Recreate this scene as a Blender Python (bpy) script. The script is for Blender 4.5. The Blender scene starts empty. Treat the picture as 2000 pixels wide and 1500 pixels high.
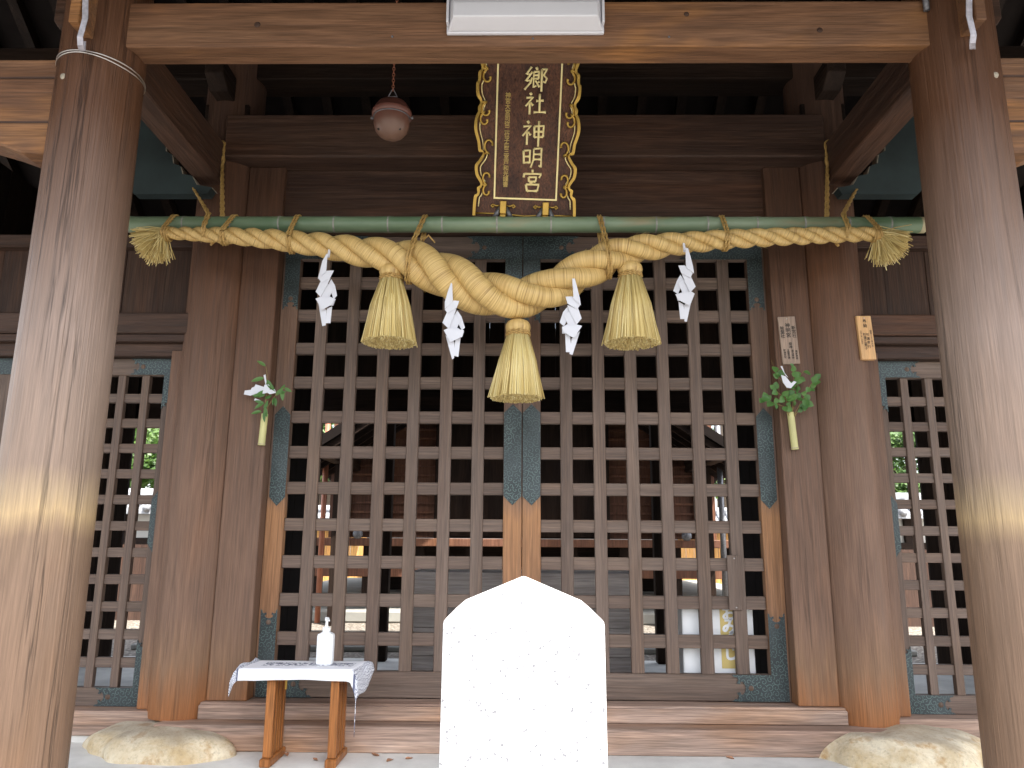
import bpy, bmesh, math, random
from mathutils import Vector, Matrix
from math import radians, sin, cos, pi, tan, sqrt, atan2

random.seed(11)
scn = bpy.context.scene
COL = scn.collection

# ------------------------------------------------------------------ camera
cam_d = bpy.data.cameras.new('camera'); cam = bpy.data.objects.new('camera', cam_d); COL.objects.link(cam)
cam_d.sensor_fit = 'HORIZONTAL'; cam_d.sensor_width = 36.0; cam_d.lens = 36.0 * 1480 / 2000
cam_d.clip_start = 0.05; cam_d.clip_end = 2000
_p, _y, _r = radians(11.7), radians(0.8), radians(0.38)
_f = Vector((-sin(_y) * cos(_p), cos(_y) * cos(_p), sin(_p)))
_rt = Vector((cos(_y), sin(_y), 0)); _up = _rt.cross(_f)
_rt, _up = cos(_r) * _rt + sin(_r) * _up, -sin(_r) * _rt + cos(_r) * _up
cam.matrix_world = Matrix(((_rt.x, _up.x, -_f.x, 0.0), (_rt.y, _up.y, -_f.y, -3.85), (_rt.z, _up.z, -_f.z, 0.93), (0, 0, 0, 1)))
scn.camera = cam

# ------------------------------------------------------------------ sky, sun, exposure
SUN_EL, SUN_AZ = 62.0, 35.0            # behind the camera, to its right
w = bpy.data.worlds.new('World'); scn.world = w; w.use_nodes = True
wn = w.node_tree; bg = wn.nodes['Background']
sky = wn.nodes.new('ShaderNodeTexSky'); sky.sky_type = 'NISHITA'; sky.sun_disc = False
sky.sun_elevation = radians(SUN_EL); sky.sun_rotation = radians(180 - SUN_AZ)
sky.dust_density = 3.0; sky.air_density = 1.0; sky.ozone_density = 1.0
hz = wn.nodes.new('ShaderNodeHueSaturation'); hz.inputs['Saturation'].default_value = 0.45      # sky colour muted so its light is less blue
wn.links.new(sky.outputs[0], hz.inputs['Color']); wn.links.new(hz.outputs[0], bg.inputs[0]); bg.inputs[1].default_value = 0.15
sun_d = bpy.data.lights.new('sun', 'SUN'); sun = bpy.data.objects.new('sun', sun_d); COL.objects.link(sun)
sun_d.energy = 3.0; sun_d.angle = radians(0.53); sun_d.color = (1.0, 0.95, 0.87)
sd = Vector((sin(radians(SUN_AZ)) * cos(radians(SUN_EL)), -cos(radians(SUN_AZ)) * cos(radians(SUN_EL)), sin(radians(SUN_EL))))
sun.rotation_euler = sd.to_track_quat('Z', 'Y').to_euler()
sun.location = (3, -8, 12)
vs = scn.view_settings
vs.view_transform = 'Standard'; vs.look = 'None'; vs.gamma = 1.0; vs.use_curve_mapping = False
vs.exposure = 2.2
scn.cycles.max_bounces = 8; scn.cycles.diffuse_bounces = 6

# ------------------------------------------------------------------ materials
def newmat(name):
    m = bpy.data.materials.new(name); m.use_nodes = True
    return m, m.node_tree, m.node_tree.nodes['Principled BSDF']
def nd(nt, t, **k):
    n = nt.nodes.new(t)
    for a, b in k.items(): setattr(n, a, b)
    return n
def setin(nt, sock, v):
    if hasattr(v, 'is_output') or isinstance(v, bpy.types.NodeSocket): nt.links.new(v, sock)
    else: sock.default_value = v
def mth(nt, op, a, b=0.0, c=None, clamp=False):
    n = nd(nt, 'ShaderNodeMath', operation=op); n.use_clamp = clamp
    setin(nt, n.inputs[0], a); setin(nt, n.inputs[1], b)
    if c is not None: setin(nt, n.inputs[2], c)
    return n.outputs[0]
def mixc(nt, f, a, b, blend='MIX'):
    n = nd(nt, 'ShaderNodeMix', data_type='RGBA', blend_type=blend)
    setin(nt, n.inputs[0], f); setin(nt, n.inputs[6], c4(a)); setin(nt, n.inputs[7], c4(b))
    return n.outputs[2]
def c4(c):
    if isinstance(c, (tuple, list)) and len(c) == 3: return (c[0], c[1], c[2], 1)
    return c
def ramp(nt, fac, stops):
    n = nd(nt, 'ShaderNodeValToRGB'); cr = n.color_ramp
    while len(cr.elements) < len(stops): cr.elements.new(0.5)
    for e, (p, c) in zip(cr.elements, stops):
        e.position = p; e.color = (c, c, c, 1) if not isinstance(c, (tuple, list)) else c4(c)
    setin(nt, n.inputs[0], fac)
    return n.outputs[0]
def noise(nt, vec, scale=1.0, detail=4.0, rough=0.55, dist=0.0):
    n = nd(nt, 'ShaderNodeTexNoise'); n.inputs['Scale'].default_value = scale
    n.inputs['Detail'].default_value = detail; n.inputs['Roughness'].default_value = rough
    n.inputs['Distortion'].default_value = dist
    if vec is not None: nt.links.new(vec, n.inputs['Vector'])
    return n.outputs[0]
def objcoord(nt, jitter=True):
    tc = nd(nt, 'ShaderNodeTexCoord')
    if not jitter: return tc.outputs['Object']
    oi = nd(nt, 'ShaderNodeObjectInfo')
    a = nd(nt, 'ShaderNodeVectorMath', operation='ADD'); s = nd(nt, 'ShaderNodeVectorMath', operation='SCALE')
    s.inputs[0].default_value = (37.0, 23.0, 51.0); nt.links.new(oi.outputs['Random'], s.inputs['Scale'])
    nt.links.new(tc.outputs['Object'], a.inputs[0]); nt.links.new(s.outputs[0], a.inputs[1])
    return a.outputs[0]
def scaled(nt, vec, sc):
    n = nd(nt, 'ShaderNodeVectorMath', operation='MULTIPLY'); nt.links.new(vec, n.inputs[0]); n.inputs[1].default_value = sc
    return n.outputs[0]
def bump(nt, bs, h, strength=0.3, dist=0.01):
    b = nd(nt, 'ShaderNodeBump'); b.inputs['Strength'].default_value = strength; b.inputs['Distance'].default_value = dist
    nt.links.new(h, b.inputs['Height']); nt.links.new(b.outputs[0], bs.inputs['Normal'])
def axis_scale(axis, al, ac):
    return tuple(al if i == 'XYZ'.index(axis) else ac for i in range(3))

def wood(name, axis, dark, light, warm=(0.30, 0.13, 0.045), warm_amt=0.25, rough=0.62, figure=9.0, fibre=75.0,
         bumps=0.35, zstops=None, zrange=(0, 3), zjit=0.25, cracks=0.0, contrast=1.0, rings=26.0, spec=0.28, tonevar=0.22):
    """timber with its grain along one axis of the object; zstops tint it by height, ragged by noise"""
    m, nt, bs = newmat(name)
    co = objcoord(nt)
    n1 = noise(nt, scaled(nt, co, axis_scale(axis, 0.55, figure)), 1.0, 4.0, 0.5, 0.35)
    n2 = noise(nt, scaled(nt, co, axis_scale(axis, 2.2, fibre)), 1.0, 3.0, 0.6)
    n4 = noise(nt, scaled(nt, co, axis_scale(axis, 7.0, fibre * 2.6)), 1.0, 2.0, 0.6)
    n3 = noise(nt, scaled(nt, co, axis_scale(axis, 0.9, 3.2)), 1.0, 3.0, 0.6, 0.4)
    n2 = ramp(nt, n2, [(0.30, 0.0), (0.70, 1.0)]); n4 = ramp(nt, n4, [(0.32, 0.0), (0.68, 1.0)])
    ring = mth(nt, 'SINE', mth(nt, 'MULTIPLY', n1, rings * 2.2)); ring = mth(nt, 'MULTIPLY_ADD', ring, 0.5, 0.5)
    base = mixc(nt, ramp(nt, n1, [(0.33, 0.0), (0.66, 1.0)]), dark, light)
    wf = mth(nt, 'MULTIPLY', ramp(nt, n3, [(0.5, 0.0), (0.72, 1.0)]), warm_amt)
    base = mixc(nt, wf, base, warm)
    if zstops:
        tc = nd(nt, 'ShaderNodeTexCoord'); sp = nd(nt, 'ShaderNodeSeparateXYZ'); nt.links.new(tc.outputs['Object'], sp.inputs[0])
        jz = noise(nt, scaled(nt, co, axis_scale(axis, 1.6, 16.0)), 1.0, 4.0, 0.6)
        z = mth(nt, 'ADD', sp.outputs[2], mth(nt, 'MULTIPLY', mth(nt, 'SUBTRACT', jz, 0.5), zjit))
        t = mth(nt, 'DIVIDE', mth(nt, 'SUBTRACT', z, zrange[0]), zrange[1] - zrange[0], clamp=True)
        n = nd(nt, 'ShaderNodeValToRGB'); cr = n.color_ramp
        while len(cr.elements) < len(zstops): cr.elements.new(0.5)
        for e, (p, c) in zip(cr.elements, zstops): e.position = (p - zrange[0]) / (zrange[1] - zrange[0]); e.color = c4(c[:3])[:3] + (c[3],)
        nt.links.new(t, n.inputs[0])
        base = mixc(nt, n.outputs[1], base, n.outputs[0])
    k = 0.30 * contrast
    fib = mth(nt, 'MULTIPLY_ADD', n2, 1.3 * k, 1.0 - 0.65 * k)
    fib = mth(nt, 'MULTIPLY', fib, mth(nt, 'MULTIPLY_ADD', n4, 1.3 * k, 1.0 - 0.65 * k))
    fib = mth(nt, 'MULTIPLY', fib, mth(nt, 'MULTIPLY_ADD', ring, 0.55 * k, 1.0 - 0.3 * k))
    if cracks > 0:
        nc = noise(nt, scaled(nt, co, axis_scale(axis, 0.45, 22.0)), 1.0, 5.0, 0.55, 0.15)
        line = mth(nt, 'ABSOLUTE', mth(nt, 'SUBTRACT', nc, 0.5))
        msk = ramp(nt, noise(nt, scaled(nt, co, axis_scale(axis, 0.7, 5.0)), 1.0, 2.0), [(0.48, 0.0), (0.62, 1.0)])
        cl = mth(nt, 'MULTIPLY', ramp(nt, line, [(0.0, 1.0), (0.022, 0.0)]), msk)
        fib = mth(nt, 'MULTIPLY', fib, mth(nt, 'MULTIPLY_ADD', cl, -cracks, 1.0))
    oi_ = nd(nt, 'ShaderNodeObjectInfo'); fib = mth(nt, 'MULTIPLY', fib, mth(nt, 'MULTIPLY_ADD', oi_.outputs['Random'], tonevar, 1.0 - tonevar / 2))      # no two pieces of timber quite alike
    gv = nd(nt, 'ShaderNodeCombineColor')
    for i in range(3): nt.links.new(fib, gv.inputs[i])
    col = mixc(nt, 1.0, base, gv.outputs[0], 'MULTIPLY')
    nt.links.new(col, bs.inputs['Base Color'])
    bs.inputs['Specular IOR Level'].default_value = spec
    nt.links.new(mth(nt, 'MULTIPLY_ADD', n2, 0.3, rough - 0.15), bs.inputs['Roughness'])
    h = mth(nt, 'ADD', n2, mth(nt, 'MULTIPLY', ring, 0.35))
    if cracks > 0: h = mth(nt, 'SUBTRACT', h, mth(nt, 'MULTIPLY', cl, 3.0))
    bump(nt, bs, h, bumps, 0.004)
    return m

def plain(name, col, rough=0.6, metal=0.0, var=0.15, vscale=8.0, bmp=0.0, bscale=60.0, spec=None):
    m, nt, bs = newmat(name)
    co = objcoord(nt)
    n = noise(nt, co, vscale, 5.0, 0.6)
    d = tuple(c * (1 - var) for c in col); l = tuple(min(1, c * (1 + var)) for c in col)
    nt.links.new(mixc(nt, ramp(nt, n, [(0.3, 0.0), (0.7, 1.0)]), d, l), bs.inputs['Base Color'])
    bs.inputs['Roughness'].default_value = rough; bs.inputs['Metallic'].default_value = metal
    if spec is not None: bs.inputs['Specular IOR Level'].default_value = spec
    if bmp: bump(nt, bs, noise(nt, co, bscale, 4.0, 0.6), bmp, 0.003)
    return m

M = {}
DK, LT = (0.085, 0.052, 0.038), (0.150, 0.100, 0.078)
for ax in 'XYZ':
    M['wood' + ax] = wood('aged timber ' + ax, ax, (0.040, 0.021, 0.0145), (0.068, 0.038, 0.026), warm=(0.12, 0.05, 0.024), warm_amt=0.4, contrast=1.2)
    M['lat' + ax] = wood('lattice timber ' + ax, ax, (0.104, 0.069, 0.052), (0.144, 0.102, 0.079), warm=(0.15, 0.088, 0.05), warm_amt=0.3, rough=0.6, figure=14.0, fibre=110, bumps=0.25)
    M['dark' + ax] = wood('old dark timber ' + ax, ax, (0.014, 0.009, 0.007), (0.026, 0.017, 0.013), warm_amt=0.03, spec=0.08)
M['beam'] = wood('front beam timber', 'X', (0.120, 0.056, 0.028), (0.175, 0.092, 0.050), warm=(0.34, 0.15, 0.045), warm_amt=1.0, figure=6.0, contrast=1.2, rings=34)
M['sill'] = wood('sill timber', 'X', (0.25, 0.16, 0.118), (0.37, 0.265, 0.205), warm=(0.36, 0.175, 0.07), warm_amt=0.65, figure=10.0, contrast=1.3, cracks=0.4)
M['column'] = wood('front column timber', 'Z', (0.15, 0.090, 0.060), (0.195, 0.125, 0.088), warm=(0.26, 0.13, 0.06), warm_amt=0.55, rough=0.5, figure=4.5, fibre=130,
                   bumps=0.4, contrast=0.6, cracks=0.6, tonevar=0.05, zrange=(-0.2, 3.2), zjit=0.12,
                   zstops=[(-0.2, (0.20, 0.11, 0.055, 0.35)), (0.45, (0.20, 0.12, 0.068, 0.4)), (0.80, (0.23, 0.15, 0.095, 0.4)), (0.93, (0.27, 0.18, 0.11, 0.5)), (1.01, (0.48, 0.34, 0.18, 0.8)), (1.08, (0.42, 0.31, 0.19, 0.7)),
                           (1.17, (0.29, 0.215, 0.165, 0.65)), (1.65, (0.265, 0.195, 0.158, 0.75)), (2.05, (0.14, 0.086, 0.062, 0.75)), (2.5, (0.085, 0.036, 0.017, 0.95))])  # pale warm band low down, weathered grey above it, red-brown top
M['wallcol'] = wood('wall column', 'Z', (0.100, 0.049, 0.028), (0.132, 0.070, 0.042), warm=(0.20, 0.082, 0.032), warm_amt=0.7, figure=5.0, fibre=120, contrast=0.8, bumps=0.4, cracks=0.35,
                    zrange=(0, 3.2), zjit=0.35, zstops=[(0.0, (0.34, 0.12, 0.035, 0.85)), (0.16, (0.29, 0.12, 0.045, 0.8)), (0.36, (0.23, 0.135, 0.078, 0.65)), (0.60, (0.20, 0.125, 0.088, 0.5)), (1.4, (0.17, 0.108, 0.078, 0.5)), (2.3, (0.080, 0.036, 0.020, 0.55)), (3.2, (0.045, 0.024, 0.017, 0.8))])  # orange foot; the paler lower shaft has stronger low light painted into it
M['stile'] = wood('door stile', 'Z', (0.094, 0.058, 0.040), (0.132, 0.087, 0.063), warm=(0.15, 0.082, 0.046), warm_amt=0.3, figure=12.0, fibre=100,
                  zrange=(0, 2.6), zjit=0.2, zstops=[(0.0, (0.14, 0.09, 0.07, 0.0)), (0.5, (0.30, 0.135, 0.055, 0.45)), (1.05, (0.34, 0.165, 0.07, 0.75)), (1.35, (0.17, 0.11, 0.09, 0.1)), (1.9, (0.2, 0.1, 0.055, 0.3)), (2.5, (0.10, 0.065, 0.05, 0.5))])
M['plaque'] = wood('plaque timber', 'Z', (0.045, 0.017, 0.010), (0.125, 0.052, 0.027), warm=(0.13, 0.05, 0.026), warm_amt=0.4, rough=0.38, figure=13.0, fibre=90, rings=60, contrast=1.9, bumps=0.3)
M['tablet_grey'] = wood('grey cedar tablet', 'Z', (0.26, 0.185, 0.14), (0.34, 0.25, 0.19), warm_amt=0.1, figure=16, contrast=0.8)
M['tablet_new'] = wood('fresh cedar tablet', 'Z', (0.55, 0.31, 0.135), (0.66, 0.40, 0.19), warm_amt=0.1, figure=16, contrast=0.6)
M['table'] = wood('table side timber', 'Z', (0.24, 0.085, 0.022), (0.36, 0.14, 0.038), warm=(0.16, 0.06, 0.02), warm_amt=0.4, figure=18, contrast=1.3, rough=0.42)
M['slat'] = wood('inner hall timber', 'Z', (0.115, 0.050, 0.030), (0.17, 0.078, 0.048), warm_amt=0.2, figure=12)
M['fence'] = wood('fresh fence boards', 'Z', (0.52, 0.27, 0.085), (0.66, 0.37, 0.13), warm_amt=0.2, figure=14)
M['boxwood'] = wood('offertory box timber', 'X', (0.30, 0.26, 0.24), (0.42, 0.37, 0.34), warm_amt=0.1, figure=14)
M['gold'] = plain('gold leaf', (0.50, 0.32, 0.075), 0.36, 0.8, 0.12, 14.0, 0.15, 40)
M['goldpaint'] = plain('gold lettering', (0.95, 0.79, 0.38), 0.34, 0.12, 0.08, 20.0)
M['dullgold'] = plain('dull gold writing', (0.50, 0.35, 0.10), 0.4, 0.2, 0.1, 20.0)
M['ink'] = plain('black ink', (0.018, 0.014, 0.012), 0.7)
M['paper'] = plain('white paper', (0.62, 0.62, 0.66), 0.75, 0.0, 0.03, 12.0)
M['iron'] = plain('galvanised iron', (0.42, 0.40, 0.44), 0.45, 0.35, 0.35, 40.0, 0.4, 120)
M['wire'] = plain('bright wire', (0.62, 0.58, 0.55), 0.32, 0.9, 0.1)
M['greyiron'] = plain('grey iron', (0.16, 0.16, 0.17), 0.5, 0.6, 0.3, 60, 0.4, 150)
M['plastic'] = plain('white lamp cover', (0.62, 0.61, 0.64), 0.32, 0.0, 0.025, 6.0)
M['bottle'] = plain('white bottle plastic', (0.82, 0.83, 0.83), 0.35, 0.0, 0.02)
M['cement'] = plain('cement floor', (0.66, 0.65, 0.61), 0.8, 0.0, 0.2, 3.5, 0.35, 90)
M['base_stone'] = plain('grey stone base', (0.27, 0.265, 0.24), 0.85, 0.0, 0.15, 4.0, 0.3, 40)
M['plaster'] = plain('white plaster', (0.60, 0.575, 0.53), 0.85, 0.0, 0.06, 3.0, 0.1, 30)
M['tile'] = plain('grey roof tile', (0.33, 0.34, 0.36), 0.45, 0.0, 0.25, 9.0, 0.2, 40)
M['copper'] = plain('copper pipe', (0.34, 0.125, 0.07), 0.45, 0.2, 0.2, 6.0)
M['stem'] = plain('green twig', (0.24, 0.17, 0.055), 0.6, 0.0, 0.2)
M['bark'] = plain('tree bark', (0.12, 0.09, 0.065), 0.85, 0.0, 0.3, 12.0, 0.6, 30)
M['dryleaf'] = plain('dry leaf', (0.40, 0.20, 0.11), 0.6, 0.0, 0.3, 30.0)
M['white_gloss'] = plain('white box', (0.85, 0.85, 0.85), 0.3, 0.0, 0.02)
M['label_gold'] = plain('gold printed label', (0.62, 0.47, 0.16), 0.45, 0.1, 0.06)
M['charcoal'] = plain('roof sheathing', (0.013, 0.010, 0.009), 0.85, 0.0, 0.2, spec=0.05)

def mk_leaf(name, a, b):
    m, nt, bs = newmat(name); oi = nd(nt, 'ShaderNodeObjectInfo')
    n = noise(nt, objcoord(nt), 30.0, 2.0)
    f = mth(nt, 'MULTIPLY_ADD', oi.outputs['Random'], 0.7, mth(nt, 'MULTIPLY', n, 0.3))
    nt.links.new(mixc(nt, f, a, b), bs.inputs['Base Color']); bs.inputs['Roughness'].default_value = 0.42
    tr = nd(nt, 'ShaderNodeBsdfTranslucent'); tr.inputs[0].default_value = (b[0], b[1] * 1.3, b[2], 1)
    mx = nd(nt, 'ShaderNodeMixShader'); mx.inputs[0].default_value = 0.25
    nt.links.new(bs.outputs[0], mx.inputs[1]); nt.links.new(tr.outputs[0], mx.inputs[2])
    nt.links.new(mx.outputs[0], nt.nodes['Material Output'].inputs[0])
    return m
M['leaf'] = mk_leaf('sakaki leaf', (0.055, 0.14, 0.035), (0.13, 0.26, 0.065))
def mk_foliage():
    m, nt, bs = newmat('tree foliage')
    n = noise(nt, objcoord(nt), 1.6, 3.0, 0.6); n2 = noise(nt, objcoord(nt), 14.0, 2.0)
    f = mth(nt, 'ADD', mth(nt, 'MULTIPLY', n, 0.7), mth(nt, 'MULTIPLY', n2, 0.5))
    nt.links.new(mixc(nt, ramp(nt, f, [(0.4, 0.0), (0.75, 1.0)]), (0.035, 0.075, 0.022), (0.12, 0.20, 0.05)), bs.inputs['Base Color'])
    bs.inputs['Roughness'].default_value = 0.5
    tr = nd(nt, 'ShaderNodeBsdfTranslucent'); tr.inputs[0].default_value = (0.16, 0.30, 0.05, 1)
    mx = nd(nt, 'ShaderNodeMixShader'); mx.inputs[0].default_value = 0.3
    nt.links.new(bs.outputs[0], mx.inputs[1]); nt.links.new(tr.outputs[0], mx.inputs[2])
    nt.links.new(mx.outputs[0], nt.nodes['Material Output'].inputs[0])
    return m
M['foliage'] = mk_foliage()

def mk_engraved():
    """dark patinated copper with engraved scrollwork: a spiral in every cell of a Voronoi pattern"""
    m, nt, bs = newmat('patinated copper scrollwork')
    co = objcoord(nt)
    sw = nd(nt, 'ShaderNodeSeparateXYZ'); nt.links.new(co, sw.inputs[0])
    cb = nd(nt, 'ShaderNodeCombineXYZ'); nt.links.new(sw.outputs[0], cb.inputs[0]); nt.links.new(sw.outputs[2], cb.inputs[1])
    sc = scaled(nt, cb.outputs[0], (36, 36, 0))
    vo = nd(nt, 'ShaderNodeTexVoronoi', voronoi_dimensions='2D'); vo.inputs['Scale'].default_value = 1.0; vo.inputs['Randomness'].default_value = 0.75
    nt.links.new(sc, vo.inputs['Vector'])
    df = nd(nt, 'ShaderNodeVectorMath', operation='SUBTRACT'); nt.links.new(sc, df.inputs[0]); nt.links.new(vo.outputs['Position'], df.inputs[1])
    sp = nd(nt, 'ShaderNodeSeparateXYZ'); nt.links.new(df.outputs[0], sp.inputs[0])
    scol = nd(nt, 'ShaderNodeSeparateColor'); nt.links.new(vo.outputs['Color'], scol.inputs[0])
    hand = mth(nt, 'MULTIPLY_ADD', mth(nt, 'GREATER_THAN', scol.outputs[0], 0.5), 2.0, -1.0)
    ang = mth(nt, 'MULTIPLY', mth(nt, 'ARCTAN2', sp.outputs[1], sp.outputs[0]), hand)
    ph = mth(nt, 'ADD', mth(nt, 'MULTIPLY', vo.outputs['Distance'], 13.0), mth(nt, 'ADD', ang, mth(nt, 'MULTIPLY', scol.outputs[1], 6.3)))
    s = mth(nt, 'SINE', ph)
    patch = ramp(nt, noise(nt, co, 7.0, 3.0), [(0.35, 0.35), (0.6, 1.0)])
    line = mth(nt, 'MULTIPLY', ramp(nt, s, [(0.84, 0.0), (0.98, 1.0)]), patch)
    base = mixc(nt, ramp(nt, noise(nt, co, 5.0, 5.0), [(0.3, 0.0), (0.7, 1.0)]), (0.020, 0.028, 0.029), (0.044, 0.055, 0.058))
    nt.links.new(mixc(nt, mth(nt, 'MULTIPLY', line, 0.75), base, (0.16, 0.245, 0.215)), bs.inputs['Base Color'])
    bs.inputs['Roughness'].default_value = 0.5; bs.inputs['Metallic'].default_value = 0.25
    bump(nt, bs, line, 0.25, 0.002)
    return m
M['engraved'] = mk_engraved()
M['teal'] = plain('verdigris paint', (0.018, 0.030, 0.030), 0.65, 0.0, 0.3, 5.0, 0.2, 40)
M['palewood'] = plain('pale cut edge', (0.34, 0.29, 0.22), 0.7, 0.0, 0.2, 20.0)

def mk_straw(name, a, b, wraps, along=False):
    m, nt, bs = newmat(name)
    uv = nd(nt, 'ShaderNodeUVMap'); uv.uv_map = 'UVMap'
    s1 = scaled(nt, uv.outputs[0], (wraps, 0.6, 1)) if not along else scaled(nt, uv.outputs[0], (1.0, 60.0, 1))
    n = noise(nt, s1, 1.0, 4.0, 0.6, 0.15)
    co = objcoord(nt)
    n2 = noise(nt, co, 9.0, 4.0)
    line = ramp(nt, noise(nt, scaled(nt, uv.outputs[0], (wraps * 0.8, 0.9, 1)), 1.0, 2.0, 0.5, 0.3), [(0.34, 1.0), (0.42, 0.0)])
    c = mixc(nt, ramp(nt, n, [(0.3, 0.0), (0.7, 1.0)]), a, b)
    c = mixc(nt, mth(nt, 'MULTIPLY', line, 0.6), c, (a[0] * 0.45, a[1] * 0.36, a[2] * 0.25))
    c = mixc(nt, mth(nt, 'MULTIPLY', ramp(nt, n2, [(0.55, 0.0), (0.75, 1.0)]), 0.35), c, (0.50, 0.27, 0.06))
    nt.links.new(c, bs.inputs['Base Color']); bs.inputs['Roughness'].default_value = 0.5
    bump(nt, bs, n, 0.5, 0.004)
    return m
M['rope'] = mk_straw('wrapped rice straw', (0.42, 0.265, 0.085), (0.68, 0.48, 0.19), 230.0)
M['cord'] = mk_straw('twisted straw cord', (0.34, 0.20, 0.06), (0.52, 0.34, 0.11), 260.0)
def mk_strawblade():
    m, nt, bs = newmat('cut straw')
    a = nd(nt, 'ShaderNodeAttribute'); a.attribute_name = 'tone'
    n = ramp(nt, a.outputs['Fac'], [(0.0, (0.40, 0.27, 0.085)), (0.35, (0.55, 0.41, 0.15)), (0.75, (0.68, 0.54, 0.23)), (1.0, (0.80, 0.69, 0.36))])
    nt.links.new(n, bs.inputs['Base Color'])
    bs.inputs['Roughness'].default_value = 0.42
    return m
M['straw'] = mk_strawblade()

def mk_bamboo():
    m, nt, bs = newmat('green bamboo')
    co = objcoord(nt, False)
    n = noise(nt, scaled(nt, co, (1.3, 6, 6)), 1.0, 4.0, 0.6); n2 = noise(nt, scaled(nt, co, (3.0, 40, 40)), 1.0, 3.0)
    c = mixc(nt, ramp(nt, n, [(0.38, 0.0), (0.66, 1.0)]), (0.085, 0.150, 0.070), (0.21, 0.27, 0.165))
    c = mixc(nt, mth(nt, 'MULTIPLY', ramp(nt, noise(nt, scaled(nt, co, (2.2, 9, 9)), 1.0, 3.0), [(0.60, 0.0), (0.72, 1.0)]), 0.7), c, (0.26, 0.19, 0.085))
    c = mixc(nt, mth(nt, 'MULTIPLY', n2, 0.25), c, (0.20, 0.25, 0.20))
    nt.links.new(c, bs.inputs['Base Color']); bs.inputs['Roughness'].default_value = 0.42
    return m
M['bamboo'] = mk_bamboo()
M['bamboo_node'] = plain('bamboo node ring', (0.27, 0.26, 0.23), 0.6, 0.0, 0.3, 60)
M['bamboo_dry'] = plain('pale cut bamboo', (0.50, 0.46, 0.20), 0.5, 0.0, 0.12, 10)
M['bamboo_end'] = plain('cut bamboo end', (0.42, 0.36, 0.22), 0.7, 0.0, 0.2, 40)
def mk_bell():
    m, nt, bs = newmat('faded red lacquer bell')
    co = objcoord(nt, False); sp = nd(nt, 'ShaderNodeSeparateXYZ'); nt.links.new(co, sp.inputs[0])
    n = noise(nt, co, 14.0, 5.0, 0.6)
    t = mth(nt, 'ADD', mth(nt, 'MULTIPLY', sp.outputs[2], 5.5), mth(nt, 'MULTIPLY_ADD', n, 0.5, 0.2))
    nt.links.new(mixc(nt, ramp(nt, t, [(0.1, 0.0), (0.6, 1.0)]), (0.140, 0.076, 0.053), (0.140, 0.052, 0.038)), bs.inputs['Base Color'])
    bs.inputs['Roughness'].default_value = 0.4
    return m
M['bell'] = mk_bell()
def mk_granite(name, base, speck, dens=0.36, sc=150.0):
    m, nt, bs = newmat(name); co = objcoord(nt)
    vo = nd(nt, 'ShaderNodeTexVoronoi'); vo.inputs['Scale'].default_value = sc; nt.links.new(co, vo.inputs['Vector'])
    s = nd(nt, 'ShaderNodeSeparateColor'); nt.links.new(vo.outputs['Color'], s.inputs[0])
    k = ramp(nt, s.outputs[0], [(dens * 0.3, 1.0), (dens * 0.3 + 0.03, 0.0)])
    n = noise(nt, co, 90.0, 4.0)
    c = mixc(nt, mth(nt, 'MULTIPLY', n, 0.5), base, tuple(b * 0.8 for b in base))
    nt.links.new(mixc(nt, k, c, speck), bs.inputs['Base Color']); bs.inputs['Roughness'].default_value = 0.7
    bump(nt, bs, noise(nt, co, 200.0, 3.0), 0.3, 0.002)
    return m
M['granite'] = mk_granite('white granite', (0.60, 0.60, 0.595), (0.15, 0.15, 0.16), 0.12, 250.0)
def mk_boulder():
    m, nt, bs = newmat('ochre field stone'); co = objcoord(nt)
    n = noise(nt, co, 5.5, 6.0, 0.65, 0.4); n2 = noise(nt, co, 60.0, 4.0, 0.7); n3 = noise(nt, co, 11.0, 4.0, 0.6)
    c = mixc(nt, ramp(nt, n, [(0.36, 0.0), (0.62, 1.0)]), (0.50, 0.37, 0.20), (0.72, 0.63, 0.46))
    c = mixc(nt, ramp(nt, n3, [(0.54, 0.0), (0.70, 1.0)]), c, (0.42, 0.235, 0.075))
    g = nd(nt, 'ShaderNodeNewGeometry'); sp = nd(nt, 'ShaderNodeSeparateXYZ'); nt.links.new(g.outputs['Normal'], sp.inputs[0])
    c = mixc(nt, mth(nt, 'MULTIPLY', ramp(nt, sp.outputs[2], [(0.86, 0.0), (0.98, 1.0)]), 0.6), c, (0.34, 0.30, 0.24))
    c = mixc(nt, ramp(nt, n2, [(0.5, 0.0), (0.75, 0.55)]), c, (0.24, 0.18, 0.11))
    nt.links.new(c, bs.inputs['Base Color']); bs.inputs['Roughness'].default_value = 0.85
    bump(nt, bs, mth(nt, 'ADD', n2, n), 0.6, 0.006)
    return m
M['boulder'] = mk_boulder()
def mk_gravel():
    m, nt, bs = newmat('courtyard gravel'); co = objcoord(nt, False)
    vo = nd(nt, 'ShaderNodeTexVoronoi'); vo.inputs['Scale'].default_value = 38.0; nt.links.new(co, vo.inputs['Vector'])
    s = nd(nt, 'ShaderNodeSeparateColor'); nt.links.new(vo.outputs['Color'], s.inputs[0])
    c = mixc(nt, s.outputs[0], (0.16, 0.13, 0.10), (0.36, 0.33, 0.285))
    c = mixc(nt, ramp(nt, vo.outputs['Distance'], [(0.35, 0.0), (0.7, 1.0)]), c, (0.12, 0.10, 0.08))
    nt.links.new(c, bs.inputs['Base Color']); bs.inputs['Roughness'].default_value = 0.9
    bump(nt, bs, vo.outputs['Distance'], 0.8, 0.02).__class__
    return m
M['gravel'] = mk_gravel()
M['earth'] = plain('swept earth', (0.15, 0.145, 0.135), 0.9, 0.0, 0.12, 1.5, 0.3, 40)
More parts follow.
